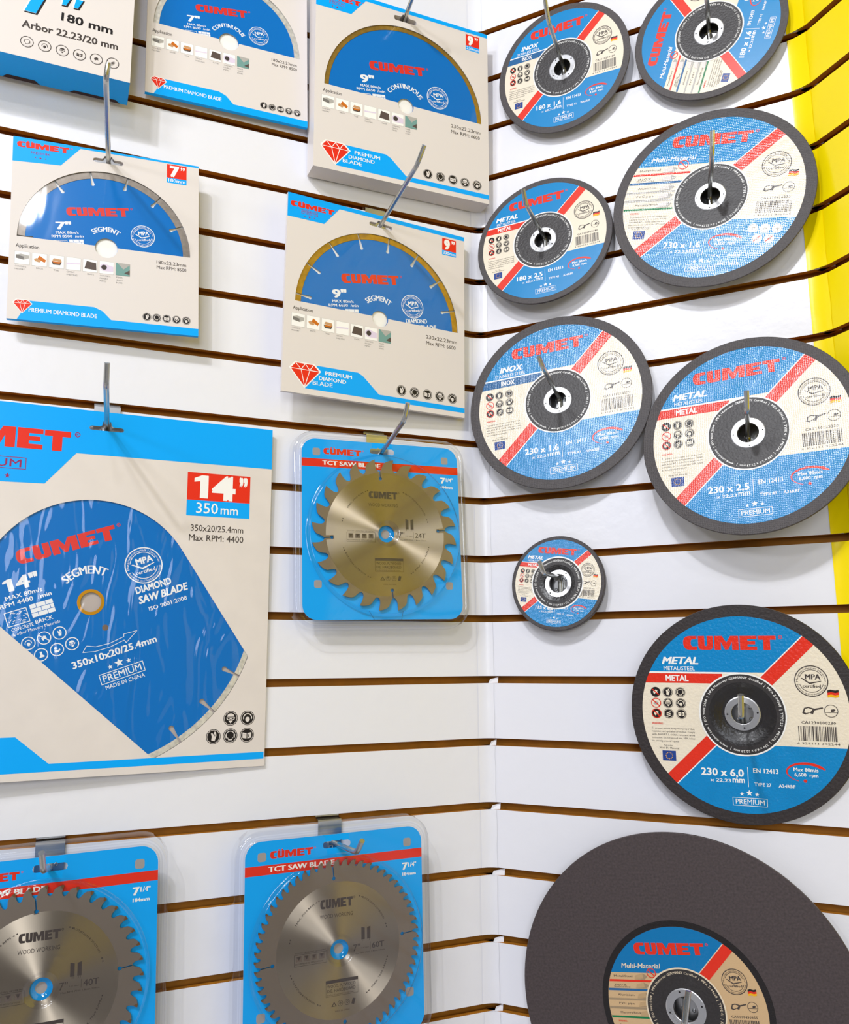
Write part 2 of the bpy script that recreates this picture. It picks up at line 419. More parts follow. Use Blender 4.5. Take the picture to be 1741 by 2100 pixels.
# ------------------------------------------------------------------ print inks
INKS = {}
def inkset(tag, bump):
    """the same print colours on differently textured stock"""
    if tag in INKS: return INKS[tag]
    R = dict(rough=.36, spec=.22) if tag == 'card' else dict(rough=.2, spec=.6) if tag in ('weave', 'coarse', 'rough') else dict(rough=.27, spec=.5)
    c = {}
    for n, rgb in (('blue', (0, 132, 196)), ('cyan', (0, 166, 250)), ('paper', (236, 224, 202)), ('red', (226, 48, 26)), ('white', (244, 242, 238)), ('black', (34, 30, 30)),
                   ('grey', (120, 116, 112)), ('slate', (38, 98, 150)), ('green', (20, 120, 70)), ('gold', (240, 180, 20)), ('navy', (34, 66, 140)), ('board', (222, 214, 209)),
                   ('lightgrey', (176, 172, 166)), ('tan', (196, 150, 106)), ('brick', (200, 110, 30)), ('stone', (90, 78, 72)), ('lilac', (220, 206, 226)), ('teal', (116, 156, 150)), ('ink', (70, 62, 58)), ('maroon', (150, 40, 90))):
        if tag == 'chop': rgb = {'paper': (208, 174, 130), 'blue': (0, 116, 176), 'board': (190, 158, 116), 'lightgrey': (160, 138, 108), 'white': (232, 214, 184)}.get(n, rgb)      # tan paper and whites, deeper blue for this tag
        c[n] = mat(tag + '_' + n, rgb, bump=bump, **R)
    INKS[tag] = c
    return c

# ------------------------------------------------------------------ abrasive discs
RING = mat('arbor_ring_steel', (214, 214, 216), rough=.32, metal=.9)
def abrasive(tag, bump, col=(66, 60, 60)):
    col = {'grit': (46, 39, 39), 'chop': (70, 60, 60)}.get(tag, col)
    return mat('abrasive_' + tag, col, rough=.55, spec=.5, bump=bump, noise=(420, .25))

def paragraph(M, lines, x, y, w, h, lead, m, z):
    for i, t in enumerate(lines):
        ww = w * (1.0 if i < len(lines) - 1 else .62)
        text(M, t, x, y - i * lead, ww, h, m, z, res=1)

def barcode(M, x0, y0, x1, y1, m, z, seed):
    r = random.Random(seed); x = x0
    while x < x1 - .6:
        w = r.choice((.35, .35, .7, 1.05)); M.rect(x, y0, min(x + w, x1), y1, m, z); x += w + r.choice((.4, .5, .9, 1.2))

WARN = ['To prevent serious injury wear proper dust,', 'respirator, and eye/safety protection. Comply', 'with ANSI B7.1, OSHA rules and work', 'instruction. Do not exceed max. RPM, follow', 'to avoid personal injury.']
def disc_label(I, kind, R, Rb, size, code, grade, rpm, typ, rows_note=None, seed=1, en_low=False):
    """round printed label; drawn for a 103 mm label and scaled to R"""
    M = Mesh(); k = R / 103.0; L = .09
    B, W, P, Rd, K = I['blue'], I['white'], I['paper'], I['red'], I['black']
    def sc(pts): return [(a * k, b * k) for a, b in pts]
    z1, z2, z3, z4 = L, 2 * L, 3 * L, 4 * L
    M.poly(disc_region(103), P, 0)
    M.poly(disc_region(103, (0, 1, 44), (-1, 1, 20.5)), B, z1)                       # upper blue field
    M.poly(disc_region(103, (-1, 1, 0), (1, -1, -19), (1, 0, 0)), Rd, z1)            # red bar, upper right
    M.poly(disc_region(103, (-1, 1, -5), (1, -1, -13.5), (-1, 0, 0)), Rd, z1)        # red bar, lower left
    M.poly(disc_region(103, (0, -1, 31.5), (1, -1, 6.5)), B, z1)                     # lower blue field
    logo(M, -56, 67.6, 93, 14.8, Rd, z2, mr=Rd)
    if kind == 'multi':
        text(M, 'Multi-Material', -77.5, 50, 53.5, 6, W, z2, bold=.012, shear=.18)
        for ya, yb, m, nm, x1 in ((32.2, 34.9, Rd, 'Metal/Steel', -28), (20.6, 23.5, I['slate'], 'INOX', -36), (8.6, 11, I['lightgrey'], 'Aluminium', -38), (-2.6, .2, I['lightgrey'], 'PVC pipe', -40), (-14, -11.4, I['green'], 'Masonry/Brick', -42)):
            M.poly(disc_region(102.6, (0, 1, ya), (0, -1, -yb), (-1, 0, -x1)), m, z1)
            text(M, nm, -90 + (yb < 22) * 1.5, yb + 3.2, 10 + 1.4 * len(nm), 2.6, I['ink'], z2, res=1)
            # little picture of the material
            M.poly([(-62, yb + .6), (-48, yb + .6), (-44, yb + 5), (-50, yb + 8), (-60, yb + 5.5)], I['lightgrey'], z2); M.poly([(-62, yb + .6), (-50, yb + 1.8), (-50, yb + 8), (-60, yb + 5.5)], I['board'], z3)
        text(M, 'Stainless Steel', -92, 24.6, 22, 2.2, I['ink'], z2, res=1)
        M.ring(-38, 44, 5.2, 6.3, Rd, z3, 24); M.line(-42, 48, -34, 40, 1.3, Rd, z3)
        for x, y in ((54, -43.5), (67, -44.2), (80, -45), (60, -56.5), (73, -57.3)):
            M.circ(x, y, 5.6, W, z2, 24); M.ring(x, y, 4.2, 4.7, I['lightgrey'], z3, 20)
            M.poly([(x - 2.6, y - 1), (x + .5, y + 2.4), (x + 2.8, y + .6), (x + .8, y - 2.4)], I['lightgrey'], z3)
        M.line(56.5, -60, 63.5, -53, .9, Rd, z4); M.line(69.5, -60.5, 76.5, -54, .9, Rd, z4)
    else:
        text(M, {'metal': 'METAL', 'inox': 'INOX'}[kind], -79.5 if kind == 'metal' else -73, 52.3, 38 if kind == 'metal' else 31, 7.4, W, z2, bold=.03, shear=.25)
        if kind == 'metal': text(M, 'METAL/STEEL', -78, 45.5, 32.5, 4.3, W, z2, bold=.006)
        else: text(M, 'STAINLESS STEEL', -80, 45.5, 40, 4.3, W, z2, bold=.006)
        M.poly(disc_region(103, (0, 1, 42.2), (0, -1, -44), (-1, 0, 2)), W, z1)
        M.poly(disc_region(103, (0, 1, 31.8), (0, -1, -42.2), (-1, 0, 18)), Rd if kind == 'metal' else I['slate'], z1)
        text(M, 'METAL' if kind == 'metal' else 'INOX', -76.5 if kind == 'metal' else -72, 34, 24 if kind == 'metal' else 18, 6.2, W, z2, bold=.025)
        kinds = [['slash', 'glove', 'ear'], ['slash', 'goggle', 'mask'], ['slash', 'stack', 'book']]
        for i, y in enumerate((21.8, 10, -1.4)):
            for j, x in enumerate((-88, -75.2, -62)):
                if j == 0:
                    if i == 1: M.circ(x, y, 5.3, K, z2, 24); M.circ(x, y, 4.6, P, z2 + .03, 24); M.poly([(x - 3, y - 1), (x, y + 2), (x + 3, y), (x, y - 2.6)], I['lightgrey'], z3)
                    else:
                        icon(M, x, y, 5.3, 'slash', K, P, z2, False)
                    M.line(x - 3.6, y + 3.4, x + 3.6, y - 3.4, 1.1, Rd, z2 + .2)
                    M.ring(x, y, 4.5, 5.3, Rd if i else K, z2 + .2, 24)
                else: icon(M, x, y, 5.3, kinds[i][j], K, P, z2)
    text(M, 'WARNING:', -93.5, -13.2 if kind != 'multi' else -19, 12, 2.2, Rd, z2, bold=.02, res=1)
    paragraph(M, WARN, -94 if kind != 'multi' else -92, -18.2 if kind != 'multi' else -23.5, 45, 1.9, 3.4, I['ink'], z2)
    text(M, 'Made in china', -82, -36.2, 9, 1.3, I['ink'], z2, res=1)
    text(M, 'With EU Material', -87, -39.4, 20.5, 2, I['ink'], z2, res=1)
    M.rect(-84, -52, -70, -41.3, I['navy'], z2)
    for i in range(12): M.star(-77 + 3.4 * math.cos(i * PI / 6), -46.6 + 3.4 * math.sin(i * PI / 6), .75, I['gold'], z3)
    # white line inside the bars
    M.poly(disc_region(103, (-1, 1, 19), (1, -1, -20.5), (0, 1, 30)), W, z1); M.poly(disc_region(103, (-1, 1, -6.5), (1, -1, 5), (0, -1, 20)), W, z1)
    # right side
    stamp(M, 68.4, 36, 16, I['ink'], P, z2)
    for i, m in enumerate((K, Rd, I['gold'])):
        y = 27.2 - 2.5 * i; M.poly([(82.8, y - .3), (86, y + .5), (90, y - .4), (93.3, y + .4), (93.3, y - 2.1), (90, y - 2.9), (86, y - 2), (82.8, y - 2.8)], m, z2)
    M.poly([(58, 3.2), (60, 8.5), (64, 9.6), (70, 8), (77.5, 9.6), (78, 8.4), (70, 6.2), (68, 2.2), (65, 3.6), (61, 1.6)], I['ink'], z2); M.poly([(60, 4), (61, 7.6), (64, 8.4), (68, 7), (66, 4.6), (62, 3.2)], P, z3)
    M.ring(85.2, 5.9, 5.9, 6.5, I['ink'], z2, 26); M.line(79.5, 4.4, 91, 4.4, .5, I['ink'], z2); M.poly([(85, 5), (85.2, 7.4), (88, 8), (89.4, 6.6), (87.4, 5.2)], I['ink'], z2)
    text(M, code, 56.4, -7.8, 32.5, 3, I['ink'], z2, bold=.01, res=1)
    barcode(M, 53.4, -25, 91, -10, I['ink'], z2, seed)
    text(M, '6 926111 302244', 51.6, -28.6, 40, 2.1, I['ink'], z2, res=1)
    # lower blue field
    text(M, size, -45, -65, 43, 7.4, W, z2, bold=.02)
    text(M, 'x 22,23', -36, -71.5, 21, 3.4, W, z2, bold=.015); text(M, 'mm', -13.6, -71.5, 12.2, 6.2, W, z2, bold=.015)
    M.rect(1.7, -75.4, 2.2, -54.7, W, z2)
    if en_low:
        text(M, 'TYPE ' + typ, 6, -78, 16.5, 3.2, W, z2, bold=.015, res=1); text(M, grade, 30, -78, 16, 3.2, W, z2, bold=.015, res=1); text(M, 'EN 12413', 21, -88.4, 23, 3.8, W, z2, bold=.02)
        sxo, syo = -32.5, -1.5
    else:
        text(M, 'EN 12413', 7.3, -60.3, 24.5, 4.8, W, z2, bold=.02); text(M, 'TYPE ' + typ, 7.8, -74, 16.4, 3.6, W, z2, bold=.015, res=1); text(M, grade, 31.2, -74.2, 16, 3.5, W, z2, bold=.015, res=1)
        sxo, syo = 0, 0
    pts0, pts1 = [], []
    for i in range(26):
        t = i / 25; a = .35 + t * 3.95; wd = 2.9 * (1 - t) + .5
        if t < .08: wd *= .4 + t * 7.5
        x = 58.5 + sxo + 19.4 * math.cos(a); y = -57.2 + syo + 10.2 * math.sin(a)
        pts0.append((x, y)); pts1.append((58.5 + sxo + (19.4 - wd * 1.1) * math.cos(a), -57.2 + syo + (10.2 - wd) * math.sin(a)))
    for i in range(25): M.poly([pts0[i], pts0[i + 1], pts1[i + 1], pts1[i]], Rd, z2)
    M.circ(57 + sxo, -66 + syo, 1.7, Rd, z2, 14)
    text(M, 'Max 80m/s', 46.4 + sxo, -56.4 + syo, 23.4, 3.7, W, z3, bold=.02); text(M, rpm + '  rpm', 47 + sxo, -61.6 + syo, 22.4, 3.7, W, z3, bold=.02)
    M.star(-5.1, -83.1, 2.2, W, z2); M.star(2.3, -81.6, 3.4, W, z2); M.star(9.8, -82.8, 2.2, W, z2)
    M.frame(-14.5, -95.2, 19.6, -86.6, .5, W, z2); text(M, 'PREMIUM', -11.6, -93.4, 28.4, 5.2, W, z2, bold=.004)
    # scale to the real label and cut nothing: all print lies inside the rim
    M.v = [(a * k, b * k, c * (1 if True else k)) for a, b, c in M.v]
    M.ring(0, 0, 11.6, Rb + 1.6, W, z3 + .12, 64)
    return M

def hub_print(M, I, Rb, line, depth_fn=None, core=None):
    """dark printed centre with the ring of white writing"""
    z = .09 * 5
    M.ring(0, 0, 11.4 if not core else core, Rb, I['centre'], z, 72)
    arctext(M, line, 0, 0, Rb - 4.6, math.radians(244), 2 * PI * .985, 2.5, I['white'], z + .1, bold=.008)

def disc(tag, pose6, R, thick, kind, size, code, grade, rpm, typ, Rl, Rb, line, label, bump, group, name='cutting_disc', cat='cutting disc', recess=None, ringr=18.0, hole=11.1, en_low=False, dark=None, dots=4, rz0=0.3):
    t = thing(name, pose('R', pose6), label, cat, group)
    I = dict(inkset(tag, bump)); body = abrasive(tag, bump)
    I['centre'] = mat('abrasive_centre_' + tag, (48, 44, 44), rough=.45, spec=.5, bump=('grit', 420, .0004) if not recess else ('grit', 260, .0003), noise=(500, .2))
    M = Mesh()
    if recess:
        zr = -recess; r1 = Rb - 9.5
        pr = [(hole, zr - 3), (hole, zr), (19, zr), (20.5, zr + .25), (23, zr + recess * .28), (r1 - 4, -recess * .22), (r1 - 1.2, -.25), (r1 + .8, 0), (R - .7, 0), (R, -.7), (R, -thick), (r1 + 3, -thick), (22, zr - 4), (hole, zr - 3)]
    else:
        pr = [(hole, -thick), (hole, 0), (R - .5, 0), (R, -.4), (R, -thick), (hole, -thick)]
    M.lathe(pr, body if not recess else body, 160, smooth=False)
    M.build('abrasive_body', t, Matrix())
    if dark:
        D = Mesh(); D.ring(0, 0, Rl, dark, I['black'], .02, 96); D.build('printed_border', t, Matrix.Translation((0, 0, .0001)))
    M = disc_label(I, kind, Rl, Rb, size, code, grade, rpm, typ, seed=hash(code) % 1000 if False else len(code) + int(R) + int(thick * 10), en_low=en_low)
    if recess:
        # the label is a ring: leave the sunk centre open
        r1 = Rb - 9.5
        M2 = Mesh(); M2.mats = M.mats
        M2.v, M2.f, M2.m, M2.sm = M.v, M.f, M.m, M.sm
        lab = cut_hole(M2, r1 + 1.5)
        z = .09 * 5
        lab.ring(0, 0, r1 + 1.0, Rb, I['centre'], z, 72)
        arctext(lab, line, 0, 0, Rb - 4.6, math.radians(244), 2 * PI * .985, 2.5, I['white'], z + .1, bold=.008)
        lab.build('label', t, Matrix.Translation((0, 0, .00012)))
        C = Mesh(); C.lathe([(12, -recess + .12), (19.2, -recess + .12), (20.7, -recess + .4), (23, -recess * .72 + .15), (r1 - 4, -recess * .22 + .15), (r1 - 1.2, -.1), (r1 + 1.2, .3)], mat('dished_centre_' + tag, (34, 31, 31), rough=.33, spec=.6, bump=('grit', 300, .0005)), 96)
        C.build('dished_centre', t, Matrix())
        zr = -recess + .25
    else:
        hub_print(M, I, Rb, line)
        lab = cut_hole(M, 11.3 if hole < 12 else 12.9)
        lab.build('label', t, Matrix.Translation((0, 0, .00012)))
        zr = .6
    G = Mesh(); G.lathe([(hole + .05, zr - 1.5), (hole + .05, zr + .1), (hole + .5, zr + .35), (ringr - 1, zr + .35), (ringr, zr - .1)], RING, 64, smooth=False)
    for i in range(dots):
        a = rz0 + i * 2 * PI / dots; rr = (hole + ringr) / 2 + .6
        G.circ(rr * math.cos(a), rr * math.sin(a), 1.0, I['black'], zr + .42, 14)
    arctext(G, 'V 10/2025', 0, 0, hole + 2.0, math.radians(250), 1.3, 2.2, mat('stamped_ink', (150, 150, 150), rough=.5), zr + .40, res=1)
    G.build('arbor_ring', t, Matrix())
    return t

def cut_hole(M, r):
    """remove the paper inside radius r (the bore) from the flat print"""
    me = bpy.data.meshes.new('x'); me.from_pydata(M.v, [], M.f)
    for p, k in zip(me.polygons, M.m): p.material_index = k
    bm = bmesh.new(); bm.from_mesh(me); bpy.data.meshes.remove(me)
    n = 24
    for i in range(n):   # cut only faces that reach into the bore
        a = 2 * PI * i / n; nv = Vector((math.cos(a), math.sin(a), 0)); co = nv * r
        geo = [f for f in bm.faces if any(v.co.x * v.co.x + v.co.y * v.co.y < (r * 1.02) ** 2 for v in f.verts) or face_hits(f, r)]
        if not geo: break
        es = {e for f in geo for e in f.edges}; vs = {v for f in geo for v in f.verts}
        bmesh.ops.bisect_plane(bm, geom=list(vs) + list(es) + geo, plane_co=co, plane_no=nv)
    dead = [f for f in bm.faces if all(v.co.x * v.co.x + v.co.y * v.co.y <= (r * 1.03) ** 2 for v in f.verts)]
    bmesh.ops.delete(bm, geom=dead, context='FACES')
    O = Mesh(); O.mats = M.mats
    bm.verts.index_update()
    O.v = [tuple(v.co) for v in bm.verts]; O.f = [tuple(v.index for v in f.verts) for f in bm.faces]; O.m = [f.material_index for f in bm.faces]; O.sm = [False] * len(O.f)
    bm.free()
    return O
def face_hits(f, r):
    if len(f.verts) < 3: return False
    xs = [v.co.x for v in f.verts]; ys = [v.co.y for v in f.verts]
    if max(xs) < -r or min(xs) > r or max(ys) < -r or min(ys) > r: return False
    vs = [v.co for v in f.verts]
    for a, b in zip(vs, vs[1:] + vs[:1]):
        d = b - a; L = d.x * d.x + d.y * d.y
        t = 0 if L < 1e-12 else max(0, min(1, -(a.x * d.x + a.y * d.y) / L))
        if (a.x + t * d.x) ** 2 + (a.y + t * d.y) ** 2 < r * r: return True
    ins = False
    for a, b in zip(vs, vs[1:] + vs[:1]):
        if (a.y > 0) != (b.y > 0) and 0 < (b.x - a.x) * (0 - a.y) / (b.y - a.y) + a.x: ins = not ins
    return ins

CERT = 'MPA Hannover GERMANY Certified  |  MPA Z-04668  |  TYPE '
def ring_line(typ, word, dim): return 'www.cumet.com  |  ISO 9001:2008  |  ' + CERT + typ + '  |  ' + word + '  |  ' + dim + '  |'
WEAVE = ('weave', 150, .00011); FINE = ('weave', 260, .00003); COARSE = ('weave', 150, .00016); GRIT = ('grit', 330, .0006)
DG = 'abrasive discs hung on the middle wall'
disc('fine', (.1299, .7678, .0172, .014, -.0251, -.0403), 90, 1.6, 'inox', '180 x 1,6', 'CA1110216180', 'WA46RBF', '8,500', '41', 81.5, 39, ring_line('41', 'INOX', '180 x 1.6 x 22.23 mm'),
     'small inox cutting disc 180 x 1,6 right of the thick white box', FINE, DG, rz0=.6)
disc('fine', (.3144, .7547, .0142, -.0281, -.0068, 1.2421), 90, 1.6, 'multi', '180 x 1,6', 'CA1110416180', 'A46RBF', '8,500', '41', 81.5, 39, ring_line('41', 'Fe-S-Cl<0.1%', '180 x 1.6 x 22.23 mm'),
     'multi-material cutting disc turned on its side, cut by the top edge of the photo', FINE, DG, rz0=.2)
disc('weave', (.3036, .5353, .021, -.0737, .0014, -.203), 115, 1.6, 'multi', '230 x 1,6', 'CA1110416230', 'A46RBF', '6,600', '41', 103, 41.5, ring_line('41', 'Fe-S-Cl<0.1%', '230 x 1.6 x 22.23 mm'),
     'large multi-material cutting disc 230 x 1,6 beside the yellow wall, washed pale by glare', WEAVE, DG, en_low=True, rz0=.1)
disc('fine', (.0958, .5319, .017, -.1045, .0243, .0292), 90, 2.5, 'metal', '180 x 2,5', 'CA1110725180', 'A36RBF', '8,500', '41', 82.5, 38.7, ring_line('41', 'METAL', '180 x 2.5 x 22.23 mm'),
     'small metal cutting disc 180 x 2,5 just right of the nine inch segment pack', FINE, DG, rz0=.9)
disc('weave', (.1087, .3142, .0193, -.1227, .0415, .0652), 115, 1.6, 'inox', '230 x 1,6', 'CA1110216230', 'WA46RBF', '6,600', '41', 103, 41, ring_line('41', 'INOX', '230 x 1.6 x 22.23 mm'),
     'large inox cutting disc 230 x 1,6 with coarse woven surface', WEAVE, DG, rz0=.1)
disc('coarse', (.3279, .2398, .0413, -.16, -.0705, .0044), 115, 2.5, 'metal', '230 x 2,5', 'CA1110125230', 'A36RBF', '6,600', '41', 103, 41.5, ring_line('41', 'METAL', '230 x 2.5 x 22.23 mm'),
     'large metal cutting disc 230 x 2,5 with flat centre', COARSE, DG, rz0=.05)
disc('rough', (.0999, .0892, .0166, -.1056, .0248, -.1261), 57.5, 6.0, 'metal', '115 x 6,0', 'CA1230100115', 'A24RBF', '13,200', '27', 53, 30.5, ring_line('27', 'METAL', '115 x 6.0 x 22.23 mm'),
     'smallest grinding disc, 115 x 6,0, alone in the middle of the white wall', ('weave', 200, .00016), DG, name='grinding_disc', cat='grinding disc', recess=4.0, ringr=18, dots=2, rz0=1.0)
disc('grit', (.3005, -.0595, .0253, .1208, .0759, -.0218), 115, 6.0, 'metal', '230 x 6,0', 'CA1230100230', 'A24RBF', '6,600', '27', 103, 42, ring_line('27', 'METAL', '230 x 6.0 x 22.23 mm'),
     'large metal grinding disc 230 x 6,0 with glossy black dished centre', GRIT, DG, name='grinding_disc', cat='grinding disc', recess=5.0, ringr=18, rz0=.08)
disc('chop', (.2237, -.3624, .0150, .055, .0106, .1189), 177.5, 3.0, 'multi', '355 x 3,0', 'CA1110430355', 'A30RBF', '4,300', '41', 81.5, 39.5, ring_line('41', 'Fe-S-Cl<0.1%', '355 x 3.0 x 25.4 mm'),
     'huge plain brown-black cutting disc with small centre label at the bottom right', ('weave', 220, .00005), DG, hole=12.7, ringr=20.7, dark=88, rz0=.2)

# ------------------------------------------------------------------ diamond blade packs on the left wall
CARD = inkset('card', None)
BOARD = mat('card_board', (222, 214, 210), rough=.4, spec=.3)
BLADE_BLUE = mat('blade_blue_paint', (0, 112, 196), rough=.3, spec=.25)
RIM_G = mat('sintered_rim_grey', (150, 140, 130), rough=.42, metal=.7, noise=(180, .15))
RIM_Y = mat('sintered_rim_brass', (190, 150, 60), rough=.38, metal=.8, noise=(180, .15))
RIM_W = mat('sintered_rim_pale', (214, 210, 200), rough=.5, metal=.4, noise=(200, .2))
EDGE = mat('blade_edge_steel', (150, 148, 145), rough=.4, metal=.8)
WHITEP = mat('blade_print_white', (240, 242, 246), rough=.4); REDP = mat('blade_print_red', (222, 44, 30), rough=.4)
FILM = clear('window_film', rough=.07, ior=1.42, bump=(9, .0011))
FILM2 = clear('crinkled_film', rough=.08, ior=1.45, bump=(22, .0040))
SHELL = clear('clear_plastic', tint=(.985, .985, .985), rough=.05, ior=1.47)
SHELLEDGE = clear('clear_plastic_bend', tint=(.91, .91, .92), rough=.06, ior=1.75)

def slot_shape(cx, cy, hw=16, drop=2.6, up=2.6, bump=6.2):
    """euro hang slot outline, anticlockwise from the left end: lower edge then upper edge with the raised middle"""
    low = [(cx - hw, cy), (cx - hw + .8, cy - drop * .8), (cx - hw + 2.6, cy - drop), (cx + hw - 2.6, cy - drop), (cx + hw - .8, cy - drop * .8), (cx + hw, cy)]
    upp = [(cx - hw, cy), (cx - hw + .8, cy + up * .7), (cx - hw + 3, cy + up), (cx - 6.5, cy + up), (cx - 4.8, cy + up + 1.2), (cx - 3.8, cy + bump), (cx + 3.8, cy + bump), (cx + 4.8, cy + up + 1.2), (cx + 6.5, cy + up), (cx + hw - 3, cy + up), (cx + hw - .8, cy + up * .7), (cx + hw, cy)]
    return low, upp

def diamond_blade(parent, cx, cy, z, R, rimw, rim, word, size, rpm, k, rot, notches, n0, bore, mm, brass=False, full=False, depth=15):
    """saw blade with its print; the print is drawn for a 175 mm radius and scaled by k"""
    mw = Matrix.Translation((cx * .001, cy * .001, z * .001)) @ Matrix.Rotation(math.radians(rot), 4, 'Z')
    M = Mesh(); Ri = R - rimw
    def outline(r, cut):
        o = []; N = 180
        if not notches: return [(r * math.cos(2 * PI * i / N), r * math.sin(2 * PI * i / N)) for i in range(N)]
        dn = 2 * PI / notches
        hw = 1.1 / r; hr = 2.3 * (R / 115) ** .5
        for i in range(notches):
            a = math.radians(n0 - rot) + i * dn
            o += [(r * math.cos(a - hw), r * math.sin(a - hw))][:0]
            rc = cut
            cxx, cyy = rc * math.cos(a), rc * math.sin(a)
            o.append((r * math.cos(a - hw), r * math.sin(a - hw)))
            for j in range(9):
                b = a + PI - (PI - .45) + 0 if False else a - PI * .28 - j * (2 * PI * .72 + 0) / 8 * 1.0
                o.append((cxx + hr * math.cos(b), cyy + hr * math.sin(b)))
            o.append((r * math.cos(a + hw), r * math.sin(a + hw)))
            for j in range(1, 11):
                b = a + hw + (dn - 2 * hw) * j / 11
                o.append((r * math.cos(b), r * math.sin(b)))
        return o
    # blade core with bore: two halves, left and right of the bore, keep the sheet a clean ring
    out = outline(Ri, R - depth)
    core_ring(M, out, bore, BLADE_BLUE, 0.0)
    M.lathe([(bore, 0), (bore, -1.6)], EDGE, 40)
    if brass:
        M.ring(0, 0, bore - 2.6, bore + .6, mat('brass_bush', (226, 160, 24), rough=.3, metal=.7), .3, 40)
    bl = M.build('saw_blade', parent, mw)
    # diamond rim, one mesh with gaps
    Q = Mesh()
    if notches:
        dn = 2 * PI / notches
        for i in range(notches):
            a = math.radians(n0 - rot) + i * dn + 1.2 / R; b = a + dn - 2.4 / R
            seg = [(R * math.cos(a + (b - a) * j / 10), R * math.sin(a + (b - a) * j / 10)) for j in range(11)] + [(Ri * math.cos(b + (a - b) * j / 10), Ri * math.sin(b + (a - b) * j / 10)) for j in range(11)]
            Q.extrude(seg, -2.2, .35, rim)
    else:
        Q.ring(0, 0, Ri, R, rim, .35, 120); Q.lathe([(Ri, .35), (Ri, -.2)], rim, 120); Q.lathe([(R, .35), (R, -2.2)], rim, 120)
    Q.build('diamond_rim', bl, Matrix())
    # print
    T = Mesh(); zz = .12
    W = WHITEP
    X = lambda v: v * k
    logo(T, X(-54.6), X(56.6), X(98.5), X(15), REDP, zz)
    if size[0] == '1': one(T, X(-73.5), X(33), X(9), X(12.5), W, zz); text(T, size[1:], X(-62), X(33), X(21.5), X(12.5), W, zz, bold=.03)
    else: text(T, size, X(-73.5), X(33), X(33 if len(size) > 2 else 24), X(12.5), W, zz, bold=.03)
    text(T, 'MAX 80m/s', X(-75), X(25), X(35), X(4.4), W, zz, bold=.016)
    text(T, 'RPM ' + rpm + '  /min', X(-82), X(18.6), X(49), X(4.4), W, zz, bold=.016)
    arctext(T, word, 0, 0, X(29.6) if len(word) < 8 else X(31), math.radians(123 if len(word) < 8 else 140), math.radians(76 if len(word) < 8 else 112), X(8.6 if len(word) < 8 else 8), W, zz, bold=.03, res=2)
    stamp(T, X(61), X(21.5), X(19.5), W, BLADE_BLUE, zz)
    # pictures of what it cuts
    T.rect(X(-56), X(1.5), X(-34), X(15), W, zz)
    for i in range(1, 3): T.line(X(-56), X(1.5 + 4.5 * i), X(-34), X(1.5 + 4.5 * i), X(.5), BLADE_BLUE, zz + .05)
    for (a, b) in ((-50, 1.5), (-41, 1.5), (-46, 6), (-37.5, 6), (-50, 10.5), (-41, 10.5)): T.line(X(a), X(b), X(a), X(b + 4.5), X(.5), BLADE_BLUE, zz + .05)
    T.frame(X(-80), X(-1), X(-59), X(14), X(.8), W, zz)
    if len(word) < 8:
        rr = random.Random(5)
        for i in range(26):
            a, b = X(rr.uniform(-78, -61)), X(rr.uniform(1, 12)); T.line(a, b, a + X(rr.uniform(1, 3)), b + X(rr.uniform(-1.5, 1.5)), X(.5), W, zz)
    else:
        T.poly([(X(a), X(b)) for a, b in ((-78, 9), (-70, 4), (-61, 10), (-61, 6), (-70, 0), (-78, 5))], W, zz)
    text(T, 'CONCRETE', X(-78), X(-6.2), X(21), X(3.6), W, zz, bold=.01, res=1); text(T, 'BRICK', X(-55), X(-5.2), X(17), X(4), W, zz, bold=.012, res=1)
    text(T, '& other Masonry Materials', X(-78), X(-10.8), X(45), X(3.2), W, zz, bold=.004, res=1)
    if k > .7 and len(word) < 8: text(T, 'DIAMOND', X(45.5), X(-5.8), X(38), X(7), W, zz, bold=.03); 
    if full:
        text(T, 'SAW BLADE', X(45.3), X(-16.8), X(53.5), X(7.6), W, zz, bold=.03, shear=.2); text(T, 'ISO 9001:2008', X(53), X(-27), X(41), X(4.4), W, zz, bold=.008)
        for (a, b, q) in ((-66.7, -21.6, 'mask'), (-51.6, -21.1, 'slash'), (-36.7, -20.9, 'glove'), (-58.7, -36.4, 'boot'), (-43.4, -36.2, 'reader'), (-28.4, -35.2, 'goggle')):
            T.ring(a, b, 5.7, 6.6, W, zz, 26); icon(T, a, b, 5.2, q, BLADE_BLUE, W, zz, False)
        T.line(-56.2, -16.6, -47, -25.6, .9, W, zz + .3)
        a = [(-21.4, -47.2), (-10, -50), (5, -50.4), (20.5, -48), (21.4, -51.2), (35.2, -42.6), (21.4, -41.9), (21.0, -44.4), (6, -46.6), (-8, -45.6), (-16.1, -42)]
        for p, q in zip(a, a[1:] + a[:1]): T.line(*p, *q, .55, W, zz)
        text(T, mm, -34.6, -60.3, 86, 7, W, zz, bold=.02)
        T.star(-.5, -70, 2.6, W, zz); T.star(9, -68.6, 4.8, W, zz); T.star(18.6, -69.6, 2.6, W, zz)
        T.frame(-13.4, -85.2, 31.8, -74.4, .7, W, zz); text(T, 'PREMIUM', -10.4, -83.2, 39, 7, W, zz, bold=.004); text(T, 'MADE IN CHINA', -10.4, -91, 40, 4, W, zz, bold=.004)
        T.circ(6.2, -29.7, 3.1, mat('pin_hole', (110, 92, 80), rough=.6), zz, 20)
    elif k > .7 and len(word) < 8: text(T, 'SAW BLADE', X(45.3), X(-16.8), X(53.5), X(7.6), W, zz, bold=.03, shear=.2)
    T.build('blade_print', bl, Matrix())
    return bl

